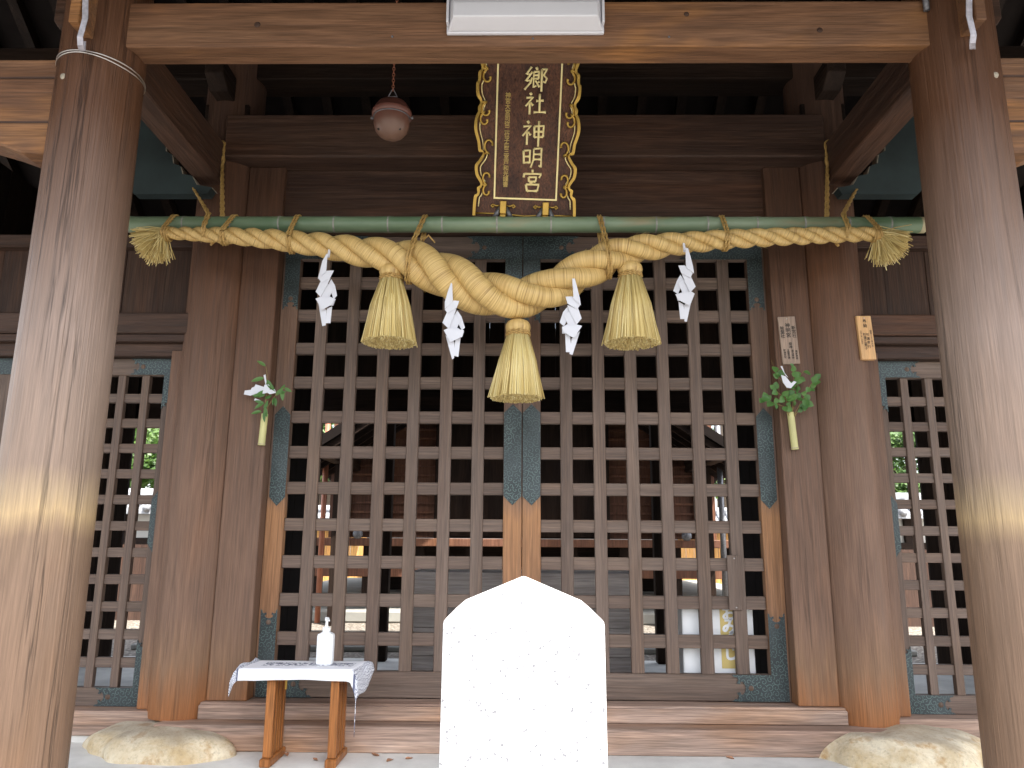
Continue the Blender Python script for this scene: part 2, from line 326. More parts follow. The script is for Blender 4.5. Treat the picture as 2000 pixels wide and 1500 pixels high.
def mk_cloth():
    m, nt, bs = newmat('printed cotton towel')
    uv = nd(nt, 'ShaderNodeUVMap'); uv.uv_map = 'UVMap'
    sp = nd(nt, 'ShaderNodeSeparateXYZ'); nt.links.new(uv.outputs[0], sp.inputs[0])
    u, v = sp.outputs[0], sp.outputs[1]
    # brushed print: blocks of short strokes in two rows across the middle, a fine mesh pattern at both ends
    blk = noise(nt, scaled(nt, uv.outputs[0], (30, 13, 1)), 1.0, 3.0, 0.6, 0.8)
    row = mth(nt, 'MULTIPLY', mth(nt, 'GREATER_THAN', v, 0.42), mth(nt, 'LESS_THAN', v, 0.74))
    row2 = mth(nt, 'MULTIPLY', mth(nt, 'GREATER_THAN', v, 0.34), mth(nt, 'LESS_THAN', v, 0.38))
    inx = mth(nt, 'MULTIPLY', mth(nt, 'GREATER_THAN', u, 0.2), mth(nt, 'LESS_THAN', u, 0.86))
    pr = mth(nt, 'MULTIPLY', mth(nt, 'MULTIPLY', mth(nt, 'MAXIMUM', row, row2), inx), ramp(nt, blk, [(0.47, 0.0), (0.51, 1.0)]))
    vo = nd(nt, 'ShaderNodeTexVoronoi', feature='DISTANCE_TO_EDGE', voronoi_dimensions='2D'); vo.inputs['Scale'].default_value = 1.0
    nt.links.new(scaled(nt, uv.outputs[0], (70, 26, 1)), vo.inputs['Vector'])
    endm = mth(nt, 'MAXIMUM', mth(nt, 'LESS_THAN', u, 0.12), mth(nt, 'GREATER_THAN', u, 0.89))
    en = mth(nt, 'MULTIPLY', endm, ramp(nt, vo.outputs['Distance'], [(0.10, 1.0), (0.16, 0.0)]))
    k = mth(nt, 'MAXIMUM', pr, en)
    nt.links.new(mixc(nt, mth(nt, 'MULTIPLY', k, 0.92), (0.82, 0.82, 0.85), (0.045, 0.055, 0.12)), bs.inputs['Base Color'])
    bs.inputs['Roughness'].default_value = 0.9
    return m
M['cloth'] = mk_cloth()

# ------------------------------------------------------------------ geometry helpers
WORLD = {}
class MB:
    def __init__(s): s.v = []; s.f = []; s.uv = {}; s.tone = None
    def add(s, vs_, fs_):
        o = len(s.v); s.v += [tuple(p) for p in vs_]; s.f += [tuple(i + o for i in q) for q in fs_]; return o
    def box(s, x0, x1, y0, y1, z0, z1):
        s.add([(x0, y0, z0), (x1, y0, z0), (x1, y1, z0), (x0, y1, z0), (x0, y0, z1), (x1, y0, z1), (x1, y1, z1), (x0, y1, z1)],
              [(0, 3, 2, 1), (4, 5, 6, 7), (0, 1, 5, 4), (1, 2, 6, 5), (2, 3, 7, 6), (3, 0, 4, 7)]); return s
    def obox(s, p0, p1, wx, wz, up=(0, 0, 1)):
        """a bar from p0 to p1, wx wide and wz tall"""
        p0, p1 = Vector(p0), Vector(p1); d = (p1 - p0).normalized(); r = d.cross(Vector(up)).normalized(); u = r.cross(d)
        q = []
        for p in (p0, p1):
            for a, b in ((-1, -1), (1, -1), (1, 1), (-1, 1)): q.append(p + r * a * wx / 2 + u * b * wz / 2)
        s.add(q, [(0, 1, 2, 3), (7, 6, 5, 4), (0, 4, 5, 1), (1, 5, 6, 2), (2, 6, 7, 3), (3, 7, 4, 0)]); return s
    def tube(s, pts, r, n=8, cap=True, closed=False, uv=False, flat=None):
        pts = [Vector(p) for p in pts]; k = len(pts)
        rs = r if isinstance(r, (list, tuple)) else [r] * k
        up = None; rings = []; L = 0.0; us = []
        for i, p in enumerate(pts):
            if closed: d = (pts[(i + 1) % k] - pts[i - 1])
            else: d = pts[min(i + 1, k - 1)] - pts[max(i - 1, 0)]
            d = d.normalized() if d.length > 1e-9 else Vector((0, 0, 1))
            if up is None:
                up = Vector((0, 0, 1)) if abs(d.z) < 0.9 else Vector((0, 1, 0))
            a = (up - d * up.dot(d)).normalized(); b = d.cross(a); up = a
            if i: L += (p - pts[i - 1]).length
            us.append(L)
            fa, fb = (flat if flat else (1, 1))
            rings.append([p + (a * cos(2 * pi * j / n) * fa + b * sin(2 * pi * j / n) * fb) * rs[i] for j in range(n)])
        o = len(s.v)
        for rg in rings: s.v += [tuple(q) for q in rg]
        m = k if closed else k - 1
        for i in range(m):
            for j in range(n):
                a0 = o + i * n + j; a1 = o + i * n + (j + 1) % n; b0 = o + ((i + 1) % k) * n + j; b1 = o + ((i + 1) % k) * n + (j + 1) % n
                if uv: s.uv[len(s.f)] = [(us[i], j / n), (us[i], (j + 1) / n), (us[(i + 1) % k], (j + 1) / n), (us[(i + 1) % k], j / n)]
                s.f.append((a0, a1, b1, b0))
        if cap and not closed:
            s.f.append(tuple(o + j for j in reversed(range(n)))); s.f.append(tuple(o + (k - 1) * n + j for j in range(n)))
        return s
    def lathe(s, prof, n=24, c=(0, 0, 0), axis='Z'):
        o = len(s.v); k = len(prof)
        for r, z in prof:
            for j in range(n):
                a = 2 * pi * j / n
                x, y = r * cos(a), r * sin(a)
                p = (x, y, z) if axis == 'Z' else ((x, z, y) if axis == 'Y' else (z, x, y))
                s.v.append((c[0] + p[0], c[1] + p[1], c[2] + p[2]))
        for i in range(k - 1):
            for j in range(n): s.f.append((o + i * n + j, o + i * n + (j + 1) % n, o + (i + 1) * n + (j + 1) % n, o + (i + 1) * n + j))
        if prof[0][0] > 1e-6: s.f.append(tuple(o + j for j in reversed(range(n))))
        if prof[-1][0] > 1e-6: s.f.append(tuple(o + (k - 1) * n + j for j in range(n)))
        return s
    def prism(s, poly, O, U, V, t):
        """polygon (u,v) in the plane O,U,V, thickened by t along U x V"""
        O, U, V = Vector(O), Vector(U), Vector(V); n = U.cross(V).normalized()
        k = len(poly); o = len(s.v)
        for d in (0, 1):
            for a, b in poly: s.v.append(tuple(O + U * a + V * b + n * t * d))
        s.f.append(tuple(o + i for i in reversed(range(k)))); s.f.append(tuple(o + k + i for i in range(k)))
        for i in range(k): j = (i + 1) % k; s.f.append((o + i, o + j, o + k + j, o + k + i))
        return s
    def mesh(s, name, smooth=False, bevel=0.0, seg=1, center=None):
        me = bpy.data.meshes.new(name)
        me.from_pydata([tuple(Vector(v) - center) for v in s.v] if center is not None else s.v, [], s.f)
        if s.uv:
            l = me.uv_layers.new(name='UVMap')
            for p in me.polygons:
                q = s.uv.get(p.index)
                if q:
                    for li, c in zip(p.loop_indices, q): l.data[li].uv = c
        if s.tone:
            at_ = me.attributes.new('tone', 'FLOAT', 'FACE'); at_.data.foreach_set('value', (s.tone + [.5] * len(s.f))[:len(s.f)])
        bm = bmesh.new(); bm.from_mesh(me)
        bmesh.ops.recalc_face_normals(bm, faces=bm.faces)
        if bevel: bmesh.ops.bevel(bm, geom=[e for e in bm.edges if e.is_manifold and e.calc_face_angle(0) > 0.5], offset=bevel, segments=seg, affect='EDGES', profile=0.6)
        bm.to_mesh(me); bm.free()
        if smooth:
            for p in me.polygons: p.use_smooth = True
        me.validate()
        return me
    def build(s, name, mat, parent=None, smooth=False, bevel=0.0, seg=1, origin=None):
        if origin is None:
            xs = list(zip(*s.v)); origin = Vector([(min(q) + max(q)) / 2 for q in xs])
        origin = Vector(origin)
        me = s.mesh(name, smooth, bevel, seg, origin)
        return place(name, me, mat, origin, parent)
def place(name, me, mat, loc, parent=None, rot=None):
    o = bpy.data.objects.new(name, me); COL.objects.link(o)
    if mat is not None and not me.materials: me.materials.append(M[mat] if isinstance(mat, str) else mat)
    loc = Vector(loc); WORLD[o.name] = loc
    if parent is not None:
        o.parent = parent; o.location = loc - WORLD[parent.name]
    else: o.location = loc
    if rot is not None: o.rotation_euler = rot
    return o
def empty(name, loc, label, cat, group=None):
    o = bpy.data.objects.new(name, None); COL.objects.link(o); o.empty_display_size = 0.05
    o.location = loc; WORLD[o.name] = Vector(loc)
    return tag(o, label, cat, group)
def tag(o, label=None, cat=None, group=None, kind=None):
    if label: o['label'] = label
    if cat: o['category'] = cat
    if group: o['group'] = group
    if kind: o['kind'] = kind
    return o
def autosmooth(me, ang=40):
    me.polygons.foreach_set('use_smooth', [True] * len(me.polygons))
    bm = bmesh.new(); bm.from_mesh(me)
    for e in bm.edges: e.smooth = e.calc_face_angle(0) < radians(ang)
    bm.to_mesh(me); bm.free()
def sm(o, ang=40): autosmooth(o.data, ang); return o

def glyphs(text, size, line=1.0, bold=0.0, extrude=0.0, res=3):
    cu = bpy.data.curves.new('txt', 'FONT'); cu.body = text; cu.size = size; cu.align_x = 'CENTER'; cu.align_y = 'TOP'
    cu.space_line = line; cu.offset = bold; cu.extrude = extrude; cu.resolution_u = res
    o = bpy.data.objects.new('txt', cu); COL.objects.link(o)
    bpy.context.view_layer.update()
    me = bpy.data.meshes.new_from_object(o.evaluated_get(bpy.context.evaluated_depsgraph_get()))
    bpy.data.objects.remove(o); bpy.data.curves.remove(cu)
    return [v.co.copy() for v in me.vertices], [tuple(p.vertices) for p in me.polygons], me
def add_text(mb, text, size, O, U, V, line=1.0, bold=0.0, extrude=0.0, lift=0.001, sx=1.0):
    vs_, fs_, me = glyphs(text, size, line, bold, extrude); bpy.data.meshes.remove(me)
    O, U, V = Vector(O), Vector(U), Vector(V); n = U.cross(V)
    mb.add([O + U * p.x * sx + V * p.y + n * (p.z + lift) for p in vs_], fs_)

# ------------------------------------------------------------------ the setting
tag(MB().box(-9, 9, -1.50, 2.55, -0.5, 0.0).build('stone_platform', 'cement', bevel=0.01), kind='structure')
g = MB(); g.add([(-400, -400, -0.5), (400, -400, -0.5), (400, 400, -0.5), (-400, 400, -0.5)], [(0, 1, 2, 3)])
tag(g.build('ground', 'earth', origin=(0, 0, -0.5)), kind='structure')
tag(MB().box(-14, 14, 2.552, 26, -0.45, -0.02).build('courtyard', 'gravel', origin=(0, 0, 0)), kind='structure')
tag(MB().box(-3.4, 3.4, 3.02, 3.22, -0.019, 0.03).build('kerb', 'base_stone', bevel=0.01), kind='structure')

# ------------------------------------------------------------------ the hall
hall = empty('shrine_hall', (0, 0, 0), 'dark timber shrine hall with round columns and latticed double doors', 'shrine')

def round_column(x, y, z0, z1, r0, r1, mat):
    prof = [(r0 * 0.985, z0), (r0, z0 + 0.01)] + [(r0 + (r1 - r0) * t, z0 + 0.01 + (z1 - z0 - 0.01) * t) for t in [i / 10 for i in range(1, 11)]]
    return sm(MB().lathe(prof, 56, (x, y, 0)).build('round_column', mat, hall, origin=(x, y, 0)))
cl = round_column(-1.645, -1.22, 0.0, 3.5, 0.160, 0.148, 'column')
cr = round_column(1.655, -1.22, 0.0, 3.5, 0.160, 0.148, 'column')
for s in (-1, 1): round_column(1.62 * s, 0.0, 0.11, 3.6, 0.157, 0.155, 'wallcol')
for c, zx in ((cl, [(-1.645 + .02, 2.82), (-1.645 - .055, 2.60)]), (cr, [(1.655 - .035, 2.82), (1.655 + .06, 2.60)])):
    for x, z in zx:          # round wooden plugs
        cx = WORLD[c.name].x; dx = x - cx; y = -1.22 - sqrt(max(0, 0.1495 ** 2 - dx * dx))
        MB().lathe([(0.0, -0.004), (0.011, -0.004), (0.013, 0.004), (0.013, 0.012)], 12, (x, y, z), 'Y').build('peg', 'palewood', c, True)

fb = MB().box(-1.53, 1.54, -1.30, -1.19, 2.764, 2.956).build('front_beam', 'beam', hall, bevel=0.007, seg=2)
for s in (-1, 1):
    # tie beam from front column to wall column
    MB().box(1.65 * s - .065, 1.65 * s + .065, -1.12, -0.12, 2.765, 2.985).build('tie_beam', 'woodY', hall, bevel=0.006)
    # side rainbow beam running outward from the front column, its underside rising
    poly = [(0.10, 2.33), (0.22, 2.335), (0.30, 2.365), (0.42, 2.40), (1.5, 2.43), (1.5, 2.722), (0.10, 2.722)]
    poly = [(s * a, b) for a, b in poly]
    MB().prism(poly, (1.65 * s, -1.29, 0), (1, 0, 0), (0, 0, 1), -0.14).build('side_beam', 'beam', hall, bevel=0.008)
    for q in (2.455, 2.64): MB().box(1.65 * s + s * .12, 1.65 * s + s * 1.49, -1.2925, -1.288, q - .004, q + .004).build('groove_moulding', 'woodX', hall)
    # bracket block end above the side beam
    b = MB(); b.prism([(0, 0), (0.14, 0), (0.14, .10), (0.12, .13), (0, .13)][::1], (1.77 * s, -1.16, 3.09), (s, 0, 0), (0, 0, -1), 0.10 * s)
    b.build('bracket_block', 'woodX', hall, bevel=0.004)
    MB().box(1.65 * s - .055, 1.65 * s + .055, -1.62, -1.18, 2.99, 3.10).build('beam_nose', 'woodY', hall, bevel=0.006)
    # carved wing bracket, verdigris with pale scalloped edge
    inner = [(1.93, 3.10), (1.905, 3.03), (1.90, 2.985), (1.865, 2.955), (1.86, 2.905), (1.825, 2.885), (1.815, 2.835), (1.775, 2.82), (1.76, 2.775), (1.71, 2.765), (1.68, 2.715), (1.60, 2.70)]
    outl = [(a * s, b) for a, b in inner] + [(1.62 * s, 2.663), (2.00 * s, 2.663), (2.06 * s, 2.72), (2.35 * s, 2.95), (2.35 * s, 3.10)]
    cb_ = MB().prism(outl, (0, -0.20, 0), (1, 0, 0), (0, 0, 1), 0.06).build('carved_bracket', 'teal', hall)
    for (a, b), (c, d) in zip(inner[2:], inner[3:]):
        MB().prism([(a * s, b), (c * s, d), (c * s - .006 * s, d - .004), (a * s - .006 * s, b - .004)][::s], (0, -0.195, 0), (1, 0, 0), (0, 0, 1), 0.063).build('scalloped_edge', 'palewood', cb_)
    # wall-column bracket arm
    pa = [(-0.30, 0.0), (-0.30, -0.08), (-0.22, -0.14), (0.1, -0.14), (0.1, 0.0)]
    MB().prism([(a, b) for a, b in pa], (1.62 * s + .05, -0.02, 3.40), (0, 1, 0), (0, 0, 1), -0.10).build('bracket_arm', 'darkY', hall, bevel=0.004)
    MB().box(1.62 * s - .12, 1.62 * s + .12, -.12, .12, 3.16, 3.262).build('bearing_block', 'darkX', hall, bevel=0.006)
# wall beams
MB().box(-1.585, 1.585, -0.20, 0.02, 2.905, 3.150).build('head_beam', 'woodX', hall, bevel=0.008)
MB().box(-1.46, 1.46, -0.045, 0.01, 2.60, 2.9045).build('transom_board', 'woodX', hall, bevel=0.003)
MB().box(-1.47, 1.47, -0.062, 0.06, 2.545, 2.5995).build('door_lintel', 'woodX', hall, bevel=0.004)
MB().box(-3.6, 3.6, -0.08, 0.10, 3.44, 3.64).build('wall_plate', 'darkX', hall, bevel=0.006)
# sills
MB().box(-1.655, 1.655, -0.225, -0.112, 0.0, 0.112).build('lower_sill', 'sill', hall, bevel=0.010, seg=2)
MB().box(-1.497, 1.497, -0.11, 0.10, 0.02, 0.185).build('upper_sill', 'sill', hall, bevel=0.007, seg=2)
MB().box(-1.497, 1.497, -0.128, -0.1105, 0.113, 0.176).build('sill_facing', 'sill', hall, bevel=0.004)
for s in (-1, 1):
    def X(a, b): return (min(a * s, b * s), max(a * s, b * s))
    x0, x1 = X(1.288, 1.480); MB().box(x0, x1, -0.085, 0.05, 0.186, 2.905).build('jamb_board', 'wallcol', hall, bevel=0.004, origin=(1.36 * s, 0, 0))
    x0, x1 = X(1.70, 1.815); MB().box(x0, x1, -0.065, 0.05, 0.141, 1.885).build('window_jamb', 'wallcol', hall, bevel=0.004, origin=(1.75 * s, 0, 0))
    x0, x1 = X(1.70, 3.3); MB().box(x0, x1, -0.10, 0.06, 0.03, 0.140).build('side_sill', 'sill', hall, bevel=0.006)
    x0, x1 = X(1.72, 3.3); MB().box(x0, x1, -0.085, 0.05, -0.02, 0.0295).build('sill_footing', 'plaster', hall)
    x0, x1 = X(1.60, 3.3)
    MB().box(x0, x1, -0.115, 0.02, 1.965, 2.074).build('side_tie_rail', 'woodX', hall, bevel=0.006)
    MB().box(x0, x1, -0.095, 0.02, 1.925, 1.9645).build('side_tie_rail', 'woodX', hall, bevel=0.004)
    MB().box(x0, x1, -0.055, 0.04, 1.856, 1.9245).build('window_lintel', 'woodX', hall, bevel=0.004)
    MB().box(x0, x1, -0.05, 0.08, 2.46, 2.53).build('upper_rail', 'woodX', hall, bevel=0.004)
    xx = 1.70
    for k in range(6):        # wall planks
        a, b = X(xx, xx + 0.222); MB().box(a, b, 0.006 + 0.003 * (k % 2), 0.03, 2.07, 2.47).build('wall_plank', 'woodZ', hall, bevel=0.002); xx += 0.2235
    x0, x1 = X(2.98, 3.16); MB().box(x0, x1, -0.09, 0.09, 0.1405, 3.5).build('corner_post', 'woodZ', hall, bevel=0.008)
    # side and rear walls of the hall
    for k in range(8):
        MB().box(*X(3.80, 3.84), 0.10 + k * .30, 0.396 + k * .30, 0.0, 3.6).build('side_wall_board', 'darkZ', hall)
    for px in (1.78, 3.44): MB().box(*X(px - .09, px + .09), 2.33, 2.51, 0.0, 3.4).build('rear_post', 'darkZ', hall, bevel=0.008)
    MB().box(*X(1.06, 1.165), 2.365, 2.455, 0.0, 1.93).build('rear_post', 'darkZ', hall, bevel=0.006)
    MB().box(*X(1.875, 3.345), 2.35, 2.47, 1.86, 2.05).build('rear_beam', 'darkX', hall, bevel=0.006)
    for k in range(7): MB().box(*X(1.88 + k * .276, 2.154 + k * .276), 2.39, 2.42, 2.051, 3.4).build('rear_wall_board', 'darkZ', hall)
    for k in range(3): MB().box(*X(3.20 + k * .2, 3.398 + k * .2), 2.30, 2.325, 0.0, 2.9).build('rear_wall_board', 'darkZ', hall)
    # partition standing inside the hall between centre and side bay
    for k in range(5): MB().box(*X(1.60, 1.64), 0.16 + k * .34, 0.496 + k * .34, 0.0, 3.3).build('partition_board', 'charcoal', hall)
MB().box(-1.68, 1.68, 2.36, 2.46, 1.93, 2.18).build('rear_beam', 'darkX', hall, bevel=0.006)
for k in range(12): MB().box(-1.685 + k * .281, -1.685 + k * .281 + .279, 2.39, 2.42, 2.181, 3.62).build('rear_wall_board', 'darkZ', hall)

# roof: two slopes with rafters
roof = MB()
RY, RZ, EYF, EYB = 0.6, 5.1, -2.75, 3.0
EZF, EZB = 3.16, 3.35
for ey, ez in ((EYF, EZF), (EYB, EZB)):
    d = Vector((0, ey - RY, ez - RZ)); n = Vector((0, -d.z, d.y)).normalized()
    if n.z < 0: n = -n
    A = [Vector((x, y, z)) for x, y, z in ((-5.6, RY, RZ), (5.6, RY, RZ), (5.6, ey, ez), (-5.6, ey, ez))]
    roof.add([tuple(p) for p in A] + [tuple(p + n * .16) for p in A], [(0, 1, 2, 3), (7, 6, 5, 4), (0, 4, 5, 1), (1, 5, 6, 2), (2, 6, 7, 3), (3, 7, 4, 0)])
rf = roof.build('roof', 'charcoal', hall)
me_f = me_b = None
for ey, ez in ((EYF + .03, EZF - .02), (EYB - .03, EZB - .02)):
    me = None; c = Vector((0, (RY + ey) / 2, (RZ + ez) / 2 - .055))
    mb = MB(); mb.obox(Vector((0, RY, RZ - .055)) - c, Vector((0, ey, ez - .045)) - c, .07, .09); me = mb.mesh('rafter')
    me.materials.append(M['darkY'])
    for k in range(-17, 18): place('rafter', me, None, c + Vector((k * .31, 0, 0)), rf)
MB().box(-5.6, 5.6, -1.29, -1.15, 3.51, 3.72).build('purlin', 'woodX', hall, bevel=0.006)
for s in (-1, 1):
    MB().add([], [])
    gb = MB(); gb.prism([(RY, RZ), (EYF + .5, EZF + .25), (EYF + .5, 3.1), (EYB - .2, 3.1), (EYB - .2, EZB + .1)], (5.4 * s, 0, 0), (0, 1, 0), (0, 0, 1), 0.04)
    gb.build('gable_wall', 'darkZ', hall)

# ---- lattice doors
def notch(L, h):
    k = h * 1.05
    return [(L, h), (L - .22 * k, .80 * h), (L - .38 * k, .84 * h), (L - .50 * k, .60 * h), (L - .36 * k, .36 * h), (L - .62 * k, .30 * h), (L - .66 * k, .48 * h), (L - .82 * k, .50 * h), (L - .98 * k, .26 * h), (L - 1.04 * k, 0),
            (L - .98 * k, -.26 * h), (L - .82 * k, -.50 * h), (L - .66 * k, -.48 * h), (L - .62 * k, -.30 * h), (L - .36 * k, -.36 * h), (L - .50 * k, -.60 * h), (L - .38 * k, -.84 * h), (L - .22 * k, -.80 * h), (L, -h)]
def strip(mb, start, d, wdt, L, yf, t=0.004, point=False):
    """a metal strip in the wall plane, ornamental notch at its far end; start = middle of its near edge"""
    d = Vector(d); pr = Vector((-d[1], d[0])) ; h = wdt / 2
    if point == 'both': loc = [(0, 0), (.045, h), (L - .045, h), (L, 0), (L - .045, -h), (.045, -h)]
    else: loc = [(0, h)] + notch(L, h) + [(0, -h)]
    poly = [(start[0] + d[0] * a + pr[0] * b, start[1] + d[1] * a + pr[1] * b) for a, b in loc]
    ar = sum(poly[i][0] * poly[(i + 1) % len(poly)][1] - poly[(i + 1) % len(poly)][0] * poly[i][1] for i in range(len(poly)))
    if ar < 0: poly = poly[::-1]
    mb.prism(poly, (0, yf, 0), (1, 0, 0), (0, 0, 1), t)      # U x V = -Y: thickens towards the viewer
def studs(par, pts, yf):
    for x, z in pts: MB().lathe([(0.0, -.003), (.010, -.0015), (.0125, .0), (.0125, .003)], 12, (x, yf, z), 'Y').build('inlay', 'stile', par, True)
_vb = _hb = None
YD = 0.0
for s in (-1, 1):
    fr = MB()
    xo0, xo1 = sorted((1.287 * s, 1.195 * s)); xi0, xi1 = sorted((0.0015 * s, 0.094 * s)); xr0, xr1 = sorted((1.195 * s, .094 * s))
    fr.box(xo0, xo1, YD - .004, YD + .046, 0.19, 2.54); fr.box(xi0, xi1, YD - .004, YD + .046, 0.19, 2.54)
    door = fr.build('lattice_door', 'stile', hall, bevel=0.003, origin=(0.64 * s, 0.02, 0))
    for nme, za, zb in (('bottom_rail', .19, .31), ('top_rail', 2.41, 2.54)): MB().box(xr0, xr1, YD - .0025, YD + .044, za, zb).build(nme, 'latX', door, bevel=0.003)
    if _vb is None:
        _vb = MB().box(-.0305, .0305, -.0175, .0175, -1.05, 1.05).mesh('bar', bevel=.0025); _vb.materials.append(M['latZ'])
        wl = .5505; _hb = MB().box(-wl, wl, -.016, .016, -.031, .031).mesh('crossbar', bevel=.0025); _hb.materials.append(M['latX'])
    for k in range(6): place('bar', _vb, None, ((1.0665 - .168 * k) * s, YD + .0175, 1.36), door)
    for k in range(11): place('crossbar', _hb, None, (.6445 * s, YD + .0255, .457 + .1825 * k), door)
    yf = YD - .0045
    outx = 1.275
    # outer top corner, outer bottom corner, middle and meeting plates
    f = MB(); strip(f, (outx * s, 2.475), (-s, 0), .130, .44, yf); strip(f, ((outx - .040) * s, 2.4095), (0, -1), .080, .285, yf)
    f.build('corner_fitting', 'engraved', door, origin=(1.1 * s, yf, 2.4))
    f = MB(); strip(f, (outx * s, 0.250), (-s, 0), .120, .27, yf); strip(f, ((outx - .040) * s, 0.3105), (0, 1), .080, .285, yf)
    f.build('corner_fitting', 'engraved', door, origin=(1.1 * s, yf, .3))
    f = MB(); strip(f, (.0025 * s, 2.475), (s, 0), .130, .30, yf); strip(f, (.048 * s, 2.4095), (0, -1), .090, .36, yf)
    f.build('corner_fitting', 'engraved', door, origin=(.1 * s, yf, 2.4))
    f = MB(); strip(f, ((outx - .040) * s, 1.095), (0, 1), .080, .510, yf, point='both'); f.build('hinge_plate', 'engraved', door)
    f = MB(); strip(f, (.048 * s, 1.105), (0, 1), .090, .515, yf, point='both'); f.build('meeting_plate', 'engraved', door)
    studs(door, [((outx - .345) * s, 2.475), ((outx - .04) * s, 2.186), ((outx - .18) * s, .25), ((outx - .04) * s, .534), (.207 * s, 2.475)], yf - .004)
    if s == 1:
        MB().box(1.0105, 1.0735, YD - .012, YD - .0005, .607, .868).build('nailed_strip', 'latZ', door, bevel=.0015)
        for z in (.62, .853): MB().lathe([(0, -.003), (.004, -.002), (.0045, .002)], 8, (1.045, YD - .0125, z), 'Y').build('nail', 'wire', door, True)

# ---- lattice windows in the side bays
_wv = _wh = None
for s in (-1, 1):
    a0, a1 = 1.87, 2.68
    fr = MB(); 
    for u, v in ((1.805, a0), (a1, a1 + .07)): p, q = sorted((u * s, v * s)); fr.box(p, q, YD - .004, YD + .044, .141, 1.855)
    win = fr.build('lattice_window', 'latZ', hall, bevel=0.003, origin=(2.3 * s, 0.02, 1.0))
    p, q = sorted((a0 * s, a1 * s))
    MB().box(p, q, YD - .0025, YD + .042, .141, .225).build('bottom_rail', 'latX', win, bevel=.003)
    MB().box(p, q, YD - .0025, YD + .042, 1.765, 1.855).build('top_rail', 'latX', win, bevel=.003)
    if _wv is None:
        _wv = MB().box(-.0195, .0195, -.0165, .0165, -.77, .77).mesh('bar', bevel=.002); _wv.materials.append(M['latZ'])
        _wh = MB().box(-.405, .405, -.016, .016, -.0235, .0235).mesh('crossbar', bevel=.002); _wh.materials.append(M['latX'])
    for k in range(6): place('bar', _wv, None, ((1.968 + .1255 * k) * s, YD + .0165, .995), win)
    for k in range(11): place('crossbar', _wh, None, ((a0 + a1) / 2 * s, YD + .0245, .338 + .1308 * k), win)
    yf = YD - .0045
    f = MB(); strip(f, (1.806 * s, 1.811), (s, 0), .086, .245, yf); strip(f, (1.8385 * s, 1.7675), (0, -1), .062, .18, yf); f.build('corner_fitting', 'engraved', win, origin=(1.9 * s, yf, 1.7))
    f = MB(); strip(f, (1.806 * s, .184), (s, 0), .084, .245, yf); strip(f, (1.8385 * s, .2265), (0, 1), .062, .22, yf); f.build('corner_fitting', 'engraved', win, origin=(1.9 * s, yf, .2))
    f = MB(); strip(f, ((a1 + .07) * s, 1.811), (-s, 0), .086, .23, yf); f.build('corner_fitting', 'engraved', win)
    f = MB(); strip(f, (1.8385 * s, .86), (0, 1), .062, .31, yf, point='both'); f.build('hinge_plate', 'engraved', win)
    studs(win, [(1.985 * s, 1.811), (1.985 * s, .184)], yf - .004)

# ------------------------------------------------------------------ foundation stones
def boulder(x, y, rx, ry, rz, seed, label):
    rnd = random.Random(seed); bm = bmesh.new(); bmesh.ops.create_icosphere(bm, subdivisions=5, radius=1.0)
    ph = [rnd.uniform(0, 6.28) for _ in range(9)]
    for v in bm.verts:
        p = v.co.copy(); a = atan2(p.y, p.x)
        k = 1 + .10 * sin(2 * a + ph[0]) + .06 * sin(3 * a + ph[1]) + .04 * sin(5 * a + ph[2]) + .03 * sin(9 * a + ph[3] + 3 * p.z)
        q = Vector((p.x * k, p.y * k, p.z))
        z = q.z
        z = max(z, -.35)
        z = (1 - (1 - z) ** 1.0) if z < .75 else .75 + (z - .75) * .35
        z += .05 * sin(6 * q.x + ph[4]) * sin(5 * q.y + ph[5]) + .025 * sin(13 * q.x + ph[6]) * sin(11 * q.y + ph[7])
        v.co = Vector((q.x * rx, q.y * ry, z * rz))
    me = bpy.data.meshes.new('foundation_stone'); bm.to_mesh(me); bm.free()
    for p in me.polygons: p.use_smooth = True
    return tag(place('foundation_stone', me, 'boulder', (x, y, 0.0)), label, 'stone', 'foundation stones under the wall columns')
boulder(-1.61, -0.15, .38, .27, .120, 5, 'rounded pale stone under the wall column beside the small table')
boulder(1.70, -0.17, .37, .30, .140, 8, 'ochre stained stone under the wall column by the tablets')
# ------------------------------------------------------------------ bamboo pole
by, bz, br = -0.35, 2.457, 0.0395
nodes = [-1.95, -1.676, -1.44, -1.201, -0.929, -0.662, -0.396, -0.127, 0.138, 0.397, 0.652, 0.903, 1.143, 1.374, 1.59, 1.791]
pts, rs = [(-2.06, by, bz)], [br * .96]
for nx in nodes:
    for dx, k in ((-.03, 1.0), (-.006, 1.04), (-.002, .97), (.004, 1.05), (.03, .99)): pts.append((nx + dx, by, bz)); rs.append(br * k)
pts.append((1.960, by, bz)); rs.append(br)
pole = tag(MB().tube(pts, rs, 24).build('bamboo_pole', 'bamboo', smooth=True), 'long green bamboo pole carrying the twisted straw rope', 'pole'); sm(pole, 50)
for nx in nodes: MB().tube([(nx - .0045, by, bz), (nx, by, bz), (nx + .0045, by, bz)], [br * 1.035, br * 1.055, br * 1.035], 24, cap=False).build('node_ring', 'bamboo_node', pole, True)
MB().lathe([(.0, 1.9612), (.022, 1.9612), (.026, 1.9632), (.0395, 1.9632), (.0400, 1.938)], 24, (0, by, bz), 'X').build('cut_end', 'bamboo_end', pole)

